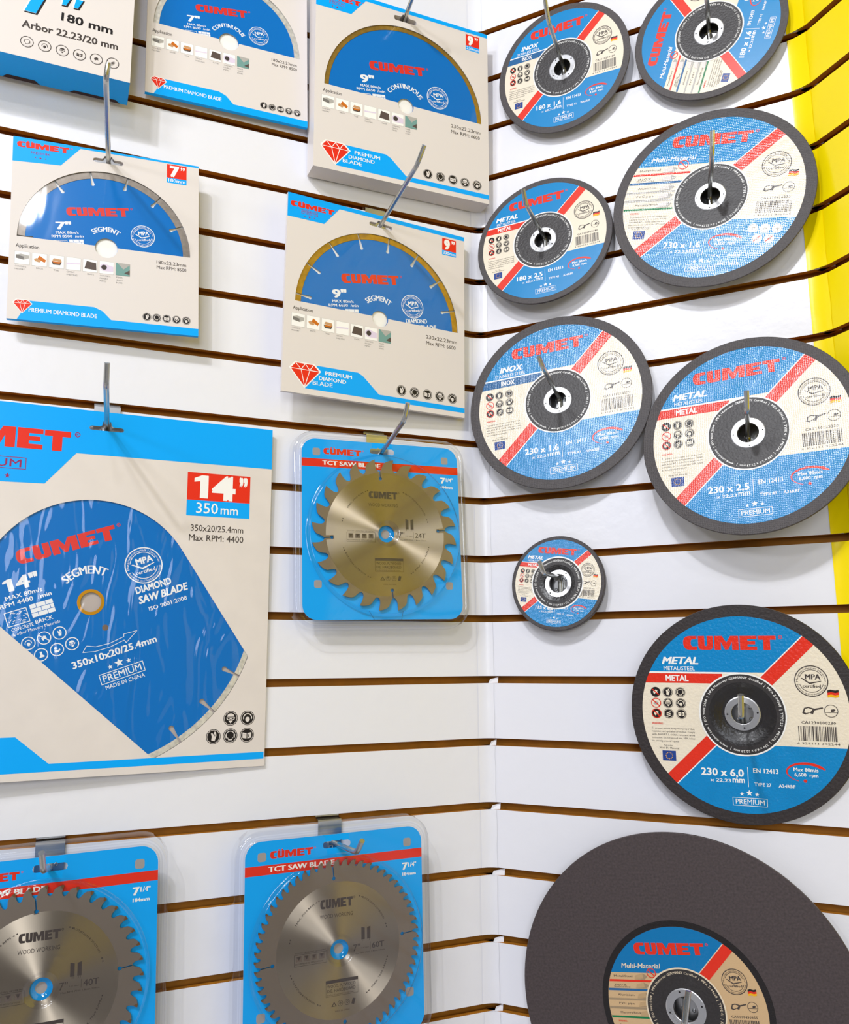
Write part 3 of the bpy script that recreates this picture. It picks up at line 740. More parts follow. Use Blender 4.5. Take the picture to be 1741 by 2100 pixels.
def core_ring(M, out, bore, m, z):
    """sheet between an outline and the bore, as a left and a right half"""
    n = len(out); A = [math.atan2(y, x) for x, y in out]; rm = max(math.hypot(*p) for p in out)
    far = lambda a, t: abs((a - t + PI) % (2 * PI) - PI)
    ok = [i for i in range(n) if math.hypot(*out[i]) > rm * .985]
    it = min(ok, key=lambda i: far(A[i], PI / 2)); ib = min(ok, key=lambda i: far(A[i], -PI / 2))
    def half(i0, i1):
        pts = [out[(i0 + q) % n] for q in range((i1 - i0) % n + 1)]
        a0, a1 = A[i0], A[i1]
        d = (a1 - a0) % (2 * PI)
        arc = [(bore * math.cos(a0 + d * q / 24), bore * math.sin(a0 + d * q / 24)) for q in range(25)]
        M.poly(pts + arc[::-1], m, z)
    half(ib, it); half(it, ib)

def gem(M, x0, y0, x1, y1, m, line, z):
    w, h = x1 - x0, y1 - y0
    P = lambda a, b: (x0 + a * w, y0 + b * h)
    top = .74
    pts = [P(0, top), P(.17, 1), P(.79, 1), P(1, top), P(.5, 0)]
    M.poly([((px - (x0 + w / 2)) * 1.12 + x0 + w / 2, (py - (y0 + h * .6)) * 1.12 + y0 + h * .6) for px, py in pts], line, z)
    M.poly(pts, m, z + .06)
    lw = w * .022
    for a, b in ((P(0, top), P(1, top)), (P(.17, 1), P(.36, top)), (P(.36, top), P(.5, 1)), (P(.5, 1), P(.66, top)), (P(.66, top), P(.79, 1)), (P(.36, top), P(.5, 0)), (P(.66, top), P(.5, 0))):
        M.line(*a, *b, lw, line, z + .12)

def sleeve(p6, W, H, depth, chord, cx, cy, R, hole_r, slot, word, inch, mmtxt, rpm, dims, label, big, wide, rim, rimw, notches, n0, rot, bk, film_pull=1.2, grp='carded diamond blades on the left wall'):
    """blade pack: printed card box with a half-round window"""
    t = thing('diamond_blade_pack', pose('L', p6), label, 'blade pack', grp)
    I = CARD; M = Mesh(); w2, h2 = W / 2, H / 2
    # window arc between the chord ends
    a0 = math.asin((chord - cy) / R); N = 72
    arc = [(cx + R * math.cos(a0 + (PI - 2 * a0) * i / N), cy + R * math.sin(a0 + (PI - 2 * a0) * i / N)) for i in range(N + 1)]   # right end to left end
    low, upp = slot_shape(*slot)
    sy = slot[1]
    # card above the slot, between slot and window, below the window: one board with real openings
    M.poly([(-w2, sy)] + upp + [(w2, sy), (w2, h2), (-w2, h2)], BOARD, 0)
    M.poly([(-w2, chord), arc[-1]] + arc[::-1][1:] + [(w2, chord), (w2, sy)] + low[::-1] + [(-w2, sy)], BOARD, 0)
    hb = [(cx + hole_r * math.cos(PI + PI * i / 24), cy + hole_r * math.sin(PI + PI * i / 24)) for i in range(25)]
    if cy > chord: hb = [q for q in hb if q[1] < chord]
    yb = chord
    hw = math.sqrt(max(hole_r ** 2 - (chord - cy) ** 2, .1)); q0 = math.asin((chord - cy) / hole_r)
    notch = [(cx + hole_r * math.cos(PI - q0 + (PI + 2 * q0) * i / 24), cy + hole_r * math.sin(PI - q0 + (PI + 2 * q0) * i / 24)) for i in range(25)]
    M.poly([(-w2, -h2), (w2, -h2), (w2, chord)] + notch[::-1] + [(-w2, chord)], BOARD, 0)
    # cut edges of the window and box sides
    for pa, pb in zip(arc, arc[1:]): M.face([(*pa, 0), (*pb, 0), (*pb, -.8), (*pa, -.8)], BOARD)
    M.face([(-w2, -h2, -depth), (-w2, -h2, 0), (-w2, h2, 0), (-w2, h2, -depth)], BOARD); M.face([(w2, -h2, 0), (w2, -h2, -depth), (w2, h2, -depth), (w2, h2, 0)], BOARD)
    M.face([(-w2, -h2, -depth), (w2, -h2, -depth), (w2, -h2, 0), (-w2, -h2, 0)], I['cyan'] if not wide else BOARD); M.face([(-w2, h2, 0), (w2, h2, 0), (w2, h2, -depth), (-w2, h2, -depth)], I['cyan'])
    M.poly([(-w2, sy)] + upp + [(w2, sy), (w2, h2), (-w2, h2)], BOARD, -depth); M.poly([(-w2, -h2), (w2, -h2), (w2, sy)] + low[::-1] + [(-w2, sy)], BOARD, -depth)
    for pts in (low, upp):
        for pa, pb in zip(pts, pts[1:]): M.face([(*pa, 0), (*pb, 0), (*pb, -depth), (*pa, -depth)], BOARD)
    # print
    z = .08; f = W / 243.5; C = I['cyan']
    G = lambda v: v * f
    if big:
        M.poly([(-w2, h2), (w2, h2), (w2, h2 - 5.6), (-55.5, h2 - 5.6), (-75, 94), (-w2, 93.4)], C, z)
        logo(M, -118.2, 107.6, 56, 6.6, I['red'], z * 2, rot=.01, dots=True); text(M, 'PREMIUM', -103, 102, 18, 3, I['maroon'], z * 2, res=1); M.frame(-104.4, 100.8, -83.6, 106, .4, I['maroon'], z * 2)
        for i in (-1, 0, 1): M.star(-94 + i * 6, 97.6, 1.1 + (i == 0) * .7, I['maroon'], z * 2)
        bx = (88.5, 115.8, 109.2, 99, 92.5)
        M.rect(bx[0], bx[3], bx[2], bx[1], I['red'], z); M.rect(bx[0], bx[4], bx[2], bx[3], C, z)
        text(M, inch, 91.4, 101, 8.6, 13, I['white'], z * 2, bold=.045); text(M, '”', 102.2, 102.4, 5, 11.5, I['white'], z * 2, bold=.02); text(M, mmtxt, 89.6, 93.8, 18.6, 4, I['white'], z * 2, bold=.008)
        ic = dict(x0=-112.3, st=18.7, s=16.3, y=-26.6)
        text(M, 'Application', -111, -22.2, 24.4, 4.2, I['ink'], z, bold=.008)
        text(M, dims, 65.5, -34.6 + 7.6, 45, 4.8, I['ink'], z, bold=.004); text(M, 'Max RPM: ' + rpm, 65.8, -35, 42.6, 4.8, I['ink'], z, bold=.004)
        if wide != 'band':
            M.poly([(-81, -87.4), (-26.6, -87.4), (-20, -90.8), (1.5, -110.8), (w2, -111.2), (w2, -117.6), (-94.6, -117)], C, z)
            for i, q in enumerate(('PREMIUM', 'DIAMOND', 'BLADE')): text(M, q, (-68.6, -76.4, -84)[i], (-97, -104.2, -111)[i], (34, 34.5, 25)[i], 4.7, I['white'], z * 2, bold=.014)
            gem(M, -111.5, -115.2, -76, -87.4, I['red'], I['white'], z * 2)
        icx, icy, icr = [31.8, 49.9, 67.9, 85.7, 103.8], -100.9, 6.6
    else:
        M.poly([(-w2, h2), (w2, h2), (w2, h2 - 2.4), (-30, h2 - 2.4), (-49.6, 77.4), (-w2, 74.6)], C, z)
        logo(M, -93.2, 91.8, 52, 6.6, I['red'], z * 2, rot=.02, dots=True); text(M, 'PREMIUM', -79.5, 86, 18, 2.8, I['maroon'], z * 2, res=1)
        for i in (-1, 0, 1): M.star(-70 + i * 5, 82, 1 + (i == 0) * .6, I['maroon'], z * 2)
        M.rect(61.9, 83.4, 83.6, 100, I['red'], z); M.rect(61.9, 77.2, 83.6, 83.4, C, z)
        text(M, inch, 65, 85.4, 10.4, 12.6, I['white'], z * 2, bold=.045); text(M, '”', 77, 87.4, 4.6, 10.6, I['white'], z * 2, bold=.02); text(M, mmtxt, 63.6, 78.6, 18.6, 4, I['white'], z * 2, bold=.008)
        ic = dict(x0=-91.6, st=16.75, s=14.4, y=-27.4)
        text(M, 'Application', -91, -23, 22.6, 4.2, I['ink'], z, bold=.008)
        text(M, dims, 51.6, -22.6, 32, 3.9, I['ink'], z, bold=.004); text(M, 'Max RPM: ' + rpm, 51.8, -28.6, 32, 3.9, I['ink'], z, bold=.004)
        M.poly([(-76, -81.6), (-12.4, -81.4), (-4, -85), (5, -94.2), (w2, -94.8), (w2, -h2), (-87.6, -h2)], C, z)
        text(M, 'PREMIUM DIAMOND BLADE', -76.4, -93.8, 67, 4.6, I['white'], z * 2, bold=.014)
        gem(M, -91.3, -95.4, -74, -81.6, I['red'], I['white'], z * 2)
        icx, icy, icr = [42, 52.4, 62.9, 73.4, 84], -86.4, 4.6
    for x, q in zip(icx, ('glove', 'ear', 'book', 'goggle', 'mask')): icon(M, x, icy, icr, q, I['black'], BOARD, z)
    caps = (('CONCRETE', 'MASONRY'), ('BRICK',), ('TILE',), ('CEMENT', 'SHEETING'), ('SLATE',), ('CONCRETE', 'PAVERS', 'PIPES'), ('FIBER', 'GLASS', 'BOARD'))
    s_ = ic['s']
    for i in range(7):
        x = ic['x0'] + i * ic['st']; y = ic['y'] - s_
        M.rect(x - .25, y - .25, x + s_ + .25, y + s_ * .98 + .25, I['lightgrey'], z); M.rect(x, y, x + s_, y + s_ * .98, I['white'], z * 1.6)
        Q = lambda pts, c, l=2.4: M.poly([(x + a * s_, y + b * s_) for a, b in pts], I[c], z * l)
        if i == 0: Q([(.08, .45), (.6, .35), (.95, .5), (.95, .72), (.4, .8), (.08, .7)], 'lightgrey'); Q([(.08, .45), (.6, .35), (.6, .6), (.08, .7)], 'grey', 3)
        elif i == 1: Q([(.35, .55), (.5, .82), (.95, .5), (.85, .3)], 'brick'); Q([(.12, .5), (.3, .6), (.6, .4), (.5, .28), (.2, .35)], 'tan', 3)
        elif i == 2: Q([(.2, .55), (.3, .75), (.8, .7), (.85, .5)], 'tan', 2.6); Q([(.15, .5), (.85, .48), (.75, .25), (.25, .25)], 'stone'); Q([(.2, .5), (.8, .5), (.7, .36), (.3, .36)], 'brick', 3)
        elif i == 3: Q([(.02, .42), (.95, .5), (.98, .6), (.02, .53)], 'lilac')
        elif i == 4: Q([(.25, .85), (.92, .75), (.95, .18), (.1, .25)], 'stone')
        elif i == 5:
            Q([(.3, .8), (.98, .62), (.98, .2), (.3, .2)], 'lilac'); M.circ(x + .32 * s_, y + .5 * s_, .3 * s_, I['lilac'], z * 2.8, 16); M.circ(x + .32 * s_, y + .5 * s_, .2 * s_, I['ink'], z * 3.2, 16)
        else: Q([(0, 0), (1, 0), (1, .98), (0, .98)], 'teal'); Q([(.1, .98), (.55, .5), (1, .9), (1, .98)], 'lightgrey', 3); Q([(.6, .2), (1, .5), (1, .1)], 'stone', 3)
        for j, q in enumerate(caps[i]): text(M, q, x + (.5 if len(caps[i]) > 1 else s_ * .3), y - 3.4 - 3.1 * j, 1.35 * len(q), 1.7, I['grey'], z, res=1)
    M.build('card_box', t, Matrix())
    # blade behind the window
    diamond_blade(t, cx, cy, -1.6, bk[0], rimw, rim, word, inch + '"', bk[2], bk[1], rot, notches, n0, hole_r * .98, '', depth=bk[3])
    # white liner behind the blade (seen through bore and notches)
    Ln = Mesh(); Ln.rect(-w2 + 1, -h2 + 1, w2 - 1, slot[1] - 6, I['white'], 0); Ln.build('liner', t, Matrix.Translation((0, 0, -.0034)))
    Fm = Mesh(); fp = [(x, y) for x, y in arc]
    Fm.poly(fp, FILM, 0); Fm.build('window_film', t, Matrix.Translation((0, 0, -.0006)))
    return t

sleeve((-.4712, .4590, .0229, .0034, -.0304, .0371), 194.5, 206.5, 5.0, -10.6, -1.2, -11.4, 89.2, 11.8, (-1, 91), 'SEGMENT', '7', '180mm', '8500', '180x22.23mm',
       'seven inch segment blade pack, white reflection on its left side', False, False, RIM_G, 9.5, 14, 127.6, 8, (91, .66, '8500', 16))
sleeve((-.1530, .4291, .0232, .0101, .0705, -.0088), 243.5, 248, 5.0, -11.4, 1.5, -13, 110.3, 10.8, (.5, 110.3), 'SEGMENT', '9', '230mm', '6600', '230x22.23mm',
       'nine inch segment blade pack with yellow rim, below the thick box', True, True, RIM_Y, 8.0, 16, 129.0, 10, (110.8, .80, '6650', 19))
sleeve((-.1220, .7224, .0345, .0347, .0062, .0098), 243.5, 248, 28.0, -11.4, 1.0, -13, 110.3, 10.8, (0, 109.5, 16, 4.2), 'CONTINUOUS', '9', '230mm', '6600', '230x22.23mm',
       'thick nine inch continuous blade box at the top, left of the corner', True, True, RIM_Y, 6.5, 0, 0, 8, (110.8, .80, '6650', 19))
sleeve((-.3457, .7585, .0139, -.0028, -.0009, .0219), 194.5, 206.5, 5.0, -10.6, -1.2, -10.5, 88.6, 12, (-1, 91), 'CONTINUOUS', '7', '180mm', '8500', '180x22.23mm',
       'seven inch continuous blade pack cut by the top edge of the photo', False, False, RIM_W, 8.0, 0, 0, 8, (90, .64, '8500', 16))

# --- plain seven inch box at the top left
t = thing('blade_box', pose('L', (-.5592, .7390, .0500, 0, .001, .0027)), 'deep grey box with blue base reading 180 mm in the top left corner', 'box')
M = Mesh(); I = CARD; W, H, D = 200, 210, 42
M.box(-100, -105, -D, 100, 105, 0, BOARD)
M.face([(-100, -105.12, -D), (100, -105.12, -D), (100, -105.12, 0), (-100, -105.12, 0)], I['cyan'])
GAP = mat('flap_gap', (52, 26, 24), rough=.8)
for xa, xb, za, zb in ((-30, 8, -D, -D + 6), (38, 92, -D, -D + 5)): M.face([(xa, -105.3, za), (xb, -105.3, za), (xb - 5, -105.3, zb), (xa + 5, -105.3, zb)], GAP)
text(M, '180 mm', 26, -50, 53, 9.6, I['black'], .1, bold=.02, rot=-.02); text(M, 'Arbor 22.23/20 mm', -11.6, -69.6, 97, 8.2, I['ink'], .1, bold=.02, rot=.01)
for dx, dy, m, zz in ((1.6, -1.6, I['black'], .1), (0, 0, I['white'], .14), (.9, -.7, I['cyan'], .18)):
    e = .9 if m is I['cyan'] else 0
    M.poly([(-12 + dx + e, -50 + dy + e), (1 + dx - e, -50 + dy + e), (21 + dx - e, 5 + dy), (21 + dx - e, 15 + dy - e), (-20 + dx + e, 15 + dy - e), (-20 + dx + e, 3 + dy + e), (8 + dx, 3 + dy + e)], m, zz)
    for q in (24, 36): M.poly([(q + dx + e, -31 + dy + e), (q + 6 + dx - e, -31 + dy + e), (q + 11 + dx - e, -18 + dy - e), (q + 2 + dx + e, -18 + dy - e)], m, zz)
for x, q in zip((-5.4, 12, 29.4, 46.8, 64, 81), ('ear', 'mask', 'goggle', 'book', 'slash', 'stack')):
    M.ring(x, -86.2, 5.8, 6.6, I['ink'], .1, 26); icon(M, x, -86.2, 4.8, q, BOARD, I['ink'], .1, False)
M.poly([(-100, -50), (-62, -50), (-70, -72), (-100, -90)], I['lightgrey'], .1)
M.build('carton', t, Matrix())

# --- fourteen inch pack
def fourteen():
    t = thing('diamond_blade_pack', pose('L', (-.4616, .0742, .0135, .0149, .0400, .0031)), 'huge fourteen inch blade pack with tapering window, cut by the left edge', 'blade pack', 'carded diamond blades on the left wall')
    I = CARD; M = Mesh(); w2, h2 = 183, 189
    STRIPE = mat('brushed_card', (222, 213, 206), rough=.38, spec=.3, noise=(26, .03))
    cx, cy, R1, R2 = -4, -14, 107, 175.2
    # window: round top, straight sides running to an arc at the lower right
    P1 = (162.3, -71.0); P2 = (62.5, -168.5)
    d1 = math.hypot(P1[0] - cx, P1[1] - cy)
    ta, tb = math.atan2(P1[1] - cy, P1[0] - cx) + math.acos(R1 / d1), math.radians(182.1)
    arc = [(cx + R1 * math.cos(ta + (tb - ta) * i / 60), cy + R1 * math.sin(ta + (tb - ta) * i / 60)) for i in range(61)]
    p2 = math.atan2(P2[1] - cy, P2[0] - cx); p1 = math.atan2(P1[1] - cy, P1[0] - cx)
    rim = [(cx + R2 * math.cos(p2 + (p1 - p2) * i / 20), cy + R2 * math.sin(p2 + (p1 - p2) * i / 20)) for i in range(21)]
    win = arc + rim          # anticlockwise
    low, upp = slot_shape(2, 170.5, 17.5, 2.2, 2.4, 8)
    M.poly([(-w2, 170.5)] + upp + [(w2, 170.5), (w2, h2), (-w2, h2)], STRIPE, 0)
    # board around the window in two clean halves
    top = max(range(len(win)), key=lambda i: win[i][1]); bot = min(range(len(win)), key=lambda i: win[i][1])
    xt, xb = win[top][0], win[bot][0]
    n = len(win)
    left = [win[(top + i) % n] for i in range((bot - top) % n + 1)]
    right = [win[(bot + i) % n] for i in range((top - bot) % n + 1)]
    low_l = [q for q in low if q[0] <= 2]; low_r = [q for q in low if q[0] >= 2]
    yl = 170.5 - 2.2
    M.poly([(-w2, 170.5)] + low_l + [(2, yl)] + left + [(xb, -h2), (-w2, -h2)], STRIPE, 0)
    M.poly([(xb, -h2)] + right + [(2, yl)] + low_r + [(w2, 170.5), (w2, -h2)], STRIPE, 0)
    for pa, pb in zip(win, win[1:] + win[:1]): M.face([(*pa, 0), (*pb, 0), (*pb, -.8), (*pa, -.8)], STRIPE)
    D = 3.2
    M.face([(-w2, -h2, -D), (-w2, -h2, 0), (-w2, h2, 0), (-w2, h2, -D)], STRIPE); M.face([(w2, -h2, 0), (w2, -h2, -D), (w2, h2, -D), (w2, h2, 0)], STRIPE)
    M.face([(-w2, -h2, -D), (w2, -h2, -D), (w2, -h2, 0), (-w2, -h2, 0)], STRIPE); M.face([(-w2, h2, 0), (w2, h2, 0), (w2, h2, -D), (-w2, h2, -D)], I['cyan'])
    M.poly([(-w2, 170.5)] + upp + [(w2, 170.5), (w2, h2), (-w2, h2)], STRIPE, -D); M.poly([(-w2, -h2), (w2, -h2), (w2, 170.5)] + low[::-1] + [(-w2, 170.5)], STRIPE, -D)
    z = .08; C = I['cyan']
    M.poly([(-w2, 170.5)] + upp + [(w2, 170.5), (w2, h2), (-w2, h2)], C, z)
    M.poly([(-w2, 170.5)] + low + [(w2, 170.5), (w2, 142.4), (-26.6, 141.4), (-55.2, 106.6), (-w2, 104)], C, z)
    logo(M, -166, 142, 133, 21.4, I['red'], z * 2, mr=I['maroon'])
    M.frame(-150, 119.6, -73.6, 132, .7, I['maroon'], z * 2); text(M, 'PREMIUM', -146, 121.8, 68, 8, I['maroon'], z * 2, bold=.004)
    M.star(-90, 112.2, 3, I['maroon'], z * 2); M.star(-112, 113, 5, I['maroon'], z * 2); M.star(-134, 112.2, 3, I['maroon'], z * 2)
    M.rect(88.5, 100.4, 158.5, 131.4, I['red'], z); M.rect(88.5, 82.8, 158.5, 100.4, C, z)
    one(M, 96, 103, 15.5, 25.6, I['white'], z * 2); text(M, '4', 115.5, 103, 26.5, 25.4, I['white'], z * 2, bold=.05); text(M, '”', 146, 101.8, 9.4, 27, I['white'], z * 2, bold=.03)
    text(M, '350', 99, 86.2, 24, 11.6, I['white'], z * 2, bold=.004); text(M, 'mm', 126, 86.2, 19.4, 10, I['white'], z * 2, bold=.004)
    text(M, '350x20/25.4mm', 94, 66, 58, 7, I['ink'], z, bold=.004); text(M, 'Max RPM: 4400', 92.4, 55.2, 60, 7, I['ink'], z, bold=.004)
    for x, y, q in ((144.6, -136.9, 'goggle'), (163.1, -137, 'mask'), (126.6, -155.4, 'glove'), (144.7, -155.3, 'ear'), (162.9, -155.4, 'book')): icon(M, x, y, 7.8, q, I['black'], STRIPE, z)
    M.poly([(-w2, -146.6), (-66, -147), (-34.3, -174), (182, -174), (182, -181.3), (-w2, -181.6)], C, z)
    M.build('card_box', t, Matrix())
    diamond_blade(t, cx, cy, -1.4, 174.8, 6.0, RIM_W, 'SEGMENT', '14"', '4400', 1.0, 19, 24, -41.5, 12.7, '350x10x20/25.4mm', brass=True, full=True, depth=18)
    Fm = Mesh(); Fm.poly(win, FILM2, 0); Fm.build('window_film', t, Matrix.Translation((0, 0, -.0005)))
    Ln = Mesh(); Ln.rect(-w2 + 1, -h2 + 1, w2 - 1, 160, mat('grey_liner', (186, 174, 168), rough=.6), 0); Ln.build('liner', t, Matrix.Translation((0, 0, -.0031)))
fourteen()

# ------------------------------------------------------------------ wood saw blades in clear clamshells
SAWRIM = mat('saw_steel_ground', (142, 130, 118), rough=.42, metal=.85)
SAWBRUSH = mat('saw_steel_brushed', (176, 164, 146), rough=.45, metal=1.0, aniso=.98)
CARBIDE = mat('carbide_tip', (150, 110, 70), rough=.3, metal=.8)
SAWINK = mat('saw_print', (58, 48, 44), rough=.5)
def rrect(w, h, r, n=10):
    o = []
    for cx, cy, a in ((w / 2 - r, h / 2 - r, 0), (-w / 2 + r, h / 2 - r, PI / 2), (-w / 2 + r, -h / 2 + r, PI), (w / 2 - r, -h / 2 + r, 1.5 * PI)):
        for i in range(n + 1): o.append((cx + r * math.cos(a + PI / 2 * i / n), cy + r * math.sin(a + PI / 2 * i / n)))
    return o

def saw_pack(p6, teeth, bx, by, label, rot, tnum, seed):
    t = thing('saw_blade_pack', pose('L', p6), label, 'blade pack', 'circular saw blades in clear clamshells')
    I = CARD; w, h = 198.5, 212
    # backing card with hang slot
    M = Mesh(); C = I['cyan']; sy = 95.6
    out = rrect(w, h, 17)
    low, upp = slot_shape(0, sy, 15.6, 3.4, 3.4, 3.6)
    up_out = [p for p in out if p[1] >= sy - 1e-6]; dn = [p for p in out if p[1] < sy]
    # rrect runs anticlockwise from the right: split at the slot height
    L_up = [p for p in up_out]; xr = max(p[0] for p in L_up); xl = min(p[0] for p in L_up)
    rt = [p for p in out if p[0] > 0 and p[1] >= sy]; lt = [p for p in out if p[0] <= 0 and p[1] >= sy]
    M.poly([(lt[-1][0], sy)] + upp + [(rt[0][0], sy)] + rt + lt, C, 0)
    rb = [p for p in out if p[0] > 0 and p[1] < sy]; lb = [p for p in out if p[0] <= 0 and p[1] < sy]
    lo_r = [p for p in rb if p[1] < 0]; hi_r = [p for p in rb if p[1] > 0]; 
    M.poly([(rt[0][0], sy)] + low[::-1] + [(lt[-1][0], sy)] + [p for p in lb if p[1] > 0] + [p for p in lb if p[1] < 0] + lo_r + hi_r, C, 0)
    for pa, pb in zip(out, out[1:] + out[:1]): M.face([(*pa, -.5), (*pb, -.5), (*pb, 0), (*pa, 0)], BOARD)
    M.poly(out[::1], BOARD, -.6) if False else None
    z = .08
    M.rect(-w / 2, 72.2, w / 2, 81.8, I['red'], z)
    logo(M, -73, 87.8, 46.5, 7.4, I['red'], z, dots=True)
    text(M, 'TCT SAW BLADE', -74.6, 74.9, 72, 5, I['white'], z * 2, bold=.035)
    text(M, '7', 75.6, 60.6, 6.6, 7.2, I['white'], z, bold=.03); text(M, '1/4"', 83, 63, 9.4, 4.6, I['white'], z, bold=.02); text(M, '184mm', 75.8, 54.2, 16, 3.4, I['white'], z, bold=.03)
    HOLE = mat('peg_hole_grey', (158, 152, 150), rough=.6)
    for x, y in ((-81.6, 90.2), (81.8, 89.4), (-81, -65.4), (82.6, -66)): M.poly([(x + a, y + b) for a, b in rrect(9, 9, 2.4, 4)], HOLE, z)
    M.circ(bx, by, 5.2, HOLE, z, 24)
    M.line(bx - 16, -106, bx - 22, -96, .5, I['slate'], z); M.line(bx + 18, -106, bx + 20, -96, .5, I['slate'], z)
    M.build('backing_card', t, Matrix())
    # the blade
    R = 91.0; N = teeth; p = 2 * PI / N
    dep = {24: 15.0, 40: 10.0, 60: 7.0}[teeth]
    prof = [(0, 0), (.2, .09), (.42, .24), (.54, .40), (.62, .66), (.70, .9), (.80, 1.0), (.92, .96), (1.0, .80), (1.03, .55), (1.02, .25)]
    o = []; slots = [rot, rot + PI / 2, rot + PI, rot + 1.5 * PI]
    sidx = [round(a / p) % N for a in slots]
    for i in range(N):
        a0 = rot + i * p
        for j, (u, d) in enumerate(prof):
            a = a0 + u * p; r = R - d * dep
            o.append((r * math.cos(a), r * math.sin(a)))
            if j == 6 and (i in {0, N // 4, N // 2, 3 * N // 4}):    # expansion slot with a round end
                L0 = R - dep - (12 if teeth > 30 else 9); hw = .55
                def P(rr, off): 
                    ca, sa = math.cos(a), math.sin(a); return (rr * ca - off * sa, rr * sa + off * ca)
                o.append(P(r - .2, -hw)); o.append(P(L0 + 2, -hw))
                for q in range(9):
                    b = -PI * .22 - q * (2 * PI * .78 + .0) / 8 * .92
                    o.append(P(L0 + 2.0 * math.cos(b), 2.0 * math.sin(b)))
                o.append(P(L0 + 2, hw)); o.append(P(r - .2, hw))
    Bm = Mesh(); core_ring(Bm, o, 10.0, SAWRIM, 0)
    for pa, pb in zip(o, o[1:] + o[:1]): Bm.face([(*pa, -1.6), (*pb, -1.6), (*pb, 0), (*pa, 0)], EDGE)
    mw = Matrix.Translation((bx * .001, by * .001, .0036))
    bl = Bm.build('saw_blade', t, mw)
    if teeth > 30:
        Ct = Mesh()
        for i in range(N):
            a0 = rot + i * p; s_ = 1.5 if teeth == 60 else 2.0
            e = lambda r, a: (r * math.cos(a), r * math.sin(a))
            Ct.extrude([e(R, a0 - .2 / R), e(R - .4, a0 + s_ * 1.4 / R), e(R - s_ * 1.6, a0 + s_ * .8 / R), e(R - s_ * 1.7, a0 + .1 / R)], -2.0, .35, CARBIDE)
        Ct.build('carbide_tips', bl, Matrix())
    Bd = Mesh(); rbr = 68.0 if teeth != 24 else 74.0
    
    sl = [rot + (i + .80) * p for i in (0, N // 4, N // 2, 3 * N // 4)]; L0 = R - dep - (12 if teeth > 30 else 9)
    for i in range(4):      # the brushed face stops short where an expansion slot runs in
        da = 2.4 / L0
        Bd.ring(0, 0, 10.0, rbr, SAWBRUSH, .06, 24, sl[i] + da, sl[(i + 1) % 4] - da + (2 * PI if i == 3 else 0))
        Bd.ring(0, 0, 10.0, min(rbr, L0 - 2.4), SAWBRUSH, .06, 1, sl[i] - da, sl[i] + da)
    Bd.build('brushed_face', bl, Matrix())
    T = Mesh(); K = SAWINK; zz = .14
    logo(T, -21, 42.4 - (teeth == 24) * 0, 36, 9.2 if teeth == 60 else 8.4, K, zz)
    text(T, 'WOOD WORKING', -21.5, 32.6, 36.5, 4, K, zz)
    for x in (24.6, 31): T.poly([(x, 6.5), (x + 3.8, 6.5), (x + 3.8, 18 if x < 30 else 19), (x, 19 if x < 30 else 18)], K, zz); T.line(x + 1, 6.5, x + 1, 4.6, .4, K, zz); T.line(x + 2.8, 6.5, x + 2.8, 4.6, .4, K, zz)
    text(T, '7"', 15.4, -4, 7.4, 6.6, K, zz); text(T, '7 1/4" 184mm', 24, -2.4, 9, 1.2, K, zz, res=1); T.line(34.6, -4.4, 34.6, 3.2, .3, K, zz); text(T, tnum, 36.4, -3.6, 14, 5.8, K, zz, bold=.012)
    text(T, 'Max RPM 7000 1.8mm 20mm', 17, -7.4, 34, 1.6, K, zz, res=1)
    T.frame(-49, -10.4, -13.8, 1, .3, K, zz)
    for i in range(4):
        x = -46.8 + i * 8.2
        T.rect(x, -6, x + 5.8, -.6, mat('saw_print_mid', (92, 80, 72), rough=.5), zz); T.poly([(x + .6, -1), (x + 5, -1), (x + 2.8, -4.6)], K, zz + .05)
    text(T, 'RECOMMENDED APPLICATION', -48, -8.8, 30, 1.4, K, zz, res=1); text(T, 'TOOTH GRINDING GEOMETRY', -48, 1.8, 33, 1.3, K, zz, res=1)
    T.rect(-15, -32.2, 20.5, -29, K, zz); T.frame(-15, -45, 20.5, -29, .3, K, zz)
    text(T, 'WOOD, PLYWOOD', -13.4, -36.6, 31, 3.1, K, zz, bold=.006); text(T, 'DIE. HARDBOARD', -13.4, -41, 31, 3.1, K, zz, bold=.006)
    text(T, 'for hand held and bench saws', -13.4, -44, 29, 1.4, K, zz, res=1)
    T.poly([(-9, -55), (-3, -55), (-6, -50.4)], K, zz); T.poly([(-7.6, -54.4), (-4.4, -54.4), (-6, -51.8)], SAWBRUSH, zz + .05)
    for x, q in ((.8, 'goggle'), (8.4, 'mask')): T.ring(x, -52.8, 2.5, 2.9, K, zz, 18); icon(T, x, -52.8, 2.3, q, SAWBRUSH, K, zz, False)
    T.poly([(13, -55), (16, -56), (17.6, -50.4), (14.6, -49.6)], K, zz)
    text(T, 'MADE IN CHINA', -5, -60.6, 16, 1.5, K, zz, res=1)
    for a, tx in ((148, 'MAX. 7000 RPM'), (62, 'ROTATION ROTATION')):
        arctext(T, tx, 0, 0, 55, math.radians(a), math.radians(28 if a > 100 else 36), 1.9, K, zz, bold=.01)
    arctext(T, 'ROTATION ROTATION', 0, 0, 56.5, math.radians(205), math.radians(36), 1.9, K, zz, bold=.01, inward=True)
    arctext(T, 'MAX. 7000 RPM', 0, 0, 56.5, math.radians(310), math.radians(30), 1.9, K, zz, bold=.01, inward=True)
    for a in (166, 163, 117, 114, 66, 63, 20, 17, 199, 202, 245, 248, 306, 303, 345, 342):
        b = math.radians(a); T.poly([(55.8 * math.cos(b + s1 / 55), 55.8 * math.sin(b + s1 / 55)) if True else 0 for s1 in (1.0,)] + [((55.8 + q) * math.cos(b - .8 / 55), (55.8 + q) * math.sin(b - .8 / 55)) for q in (.8, -.8)], K, zz)
    T.build('blade_print', bl, Matrix())
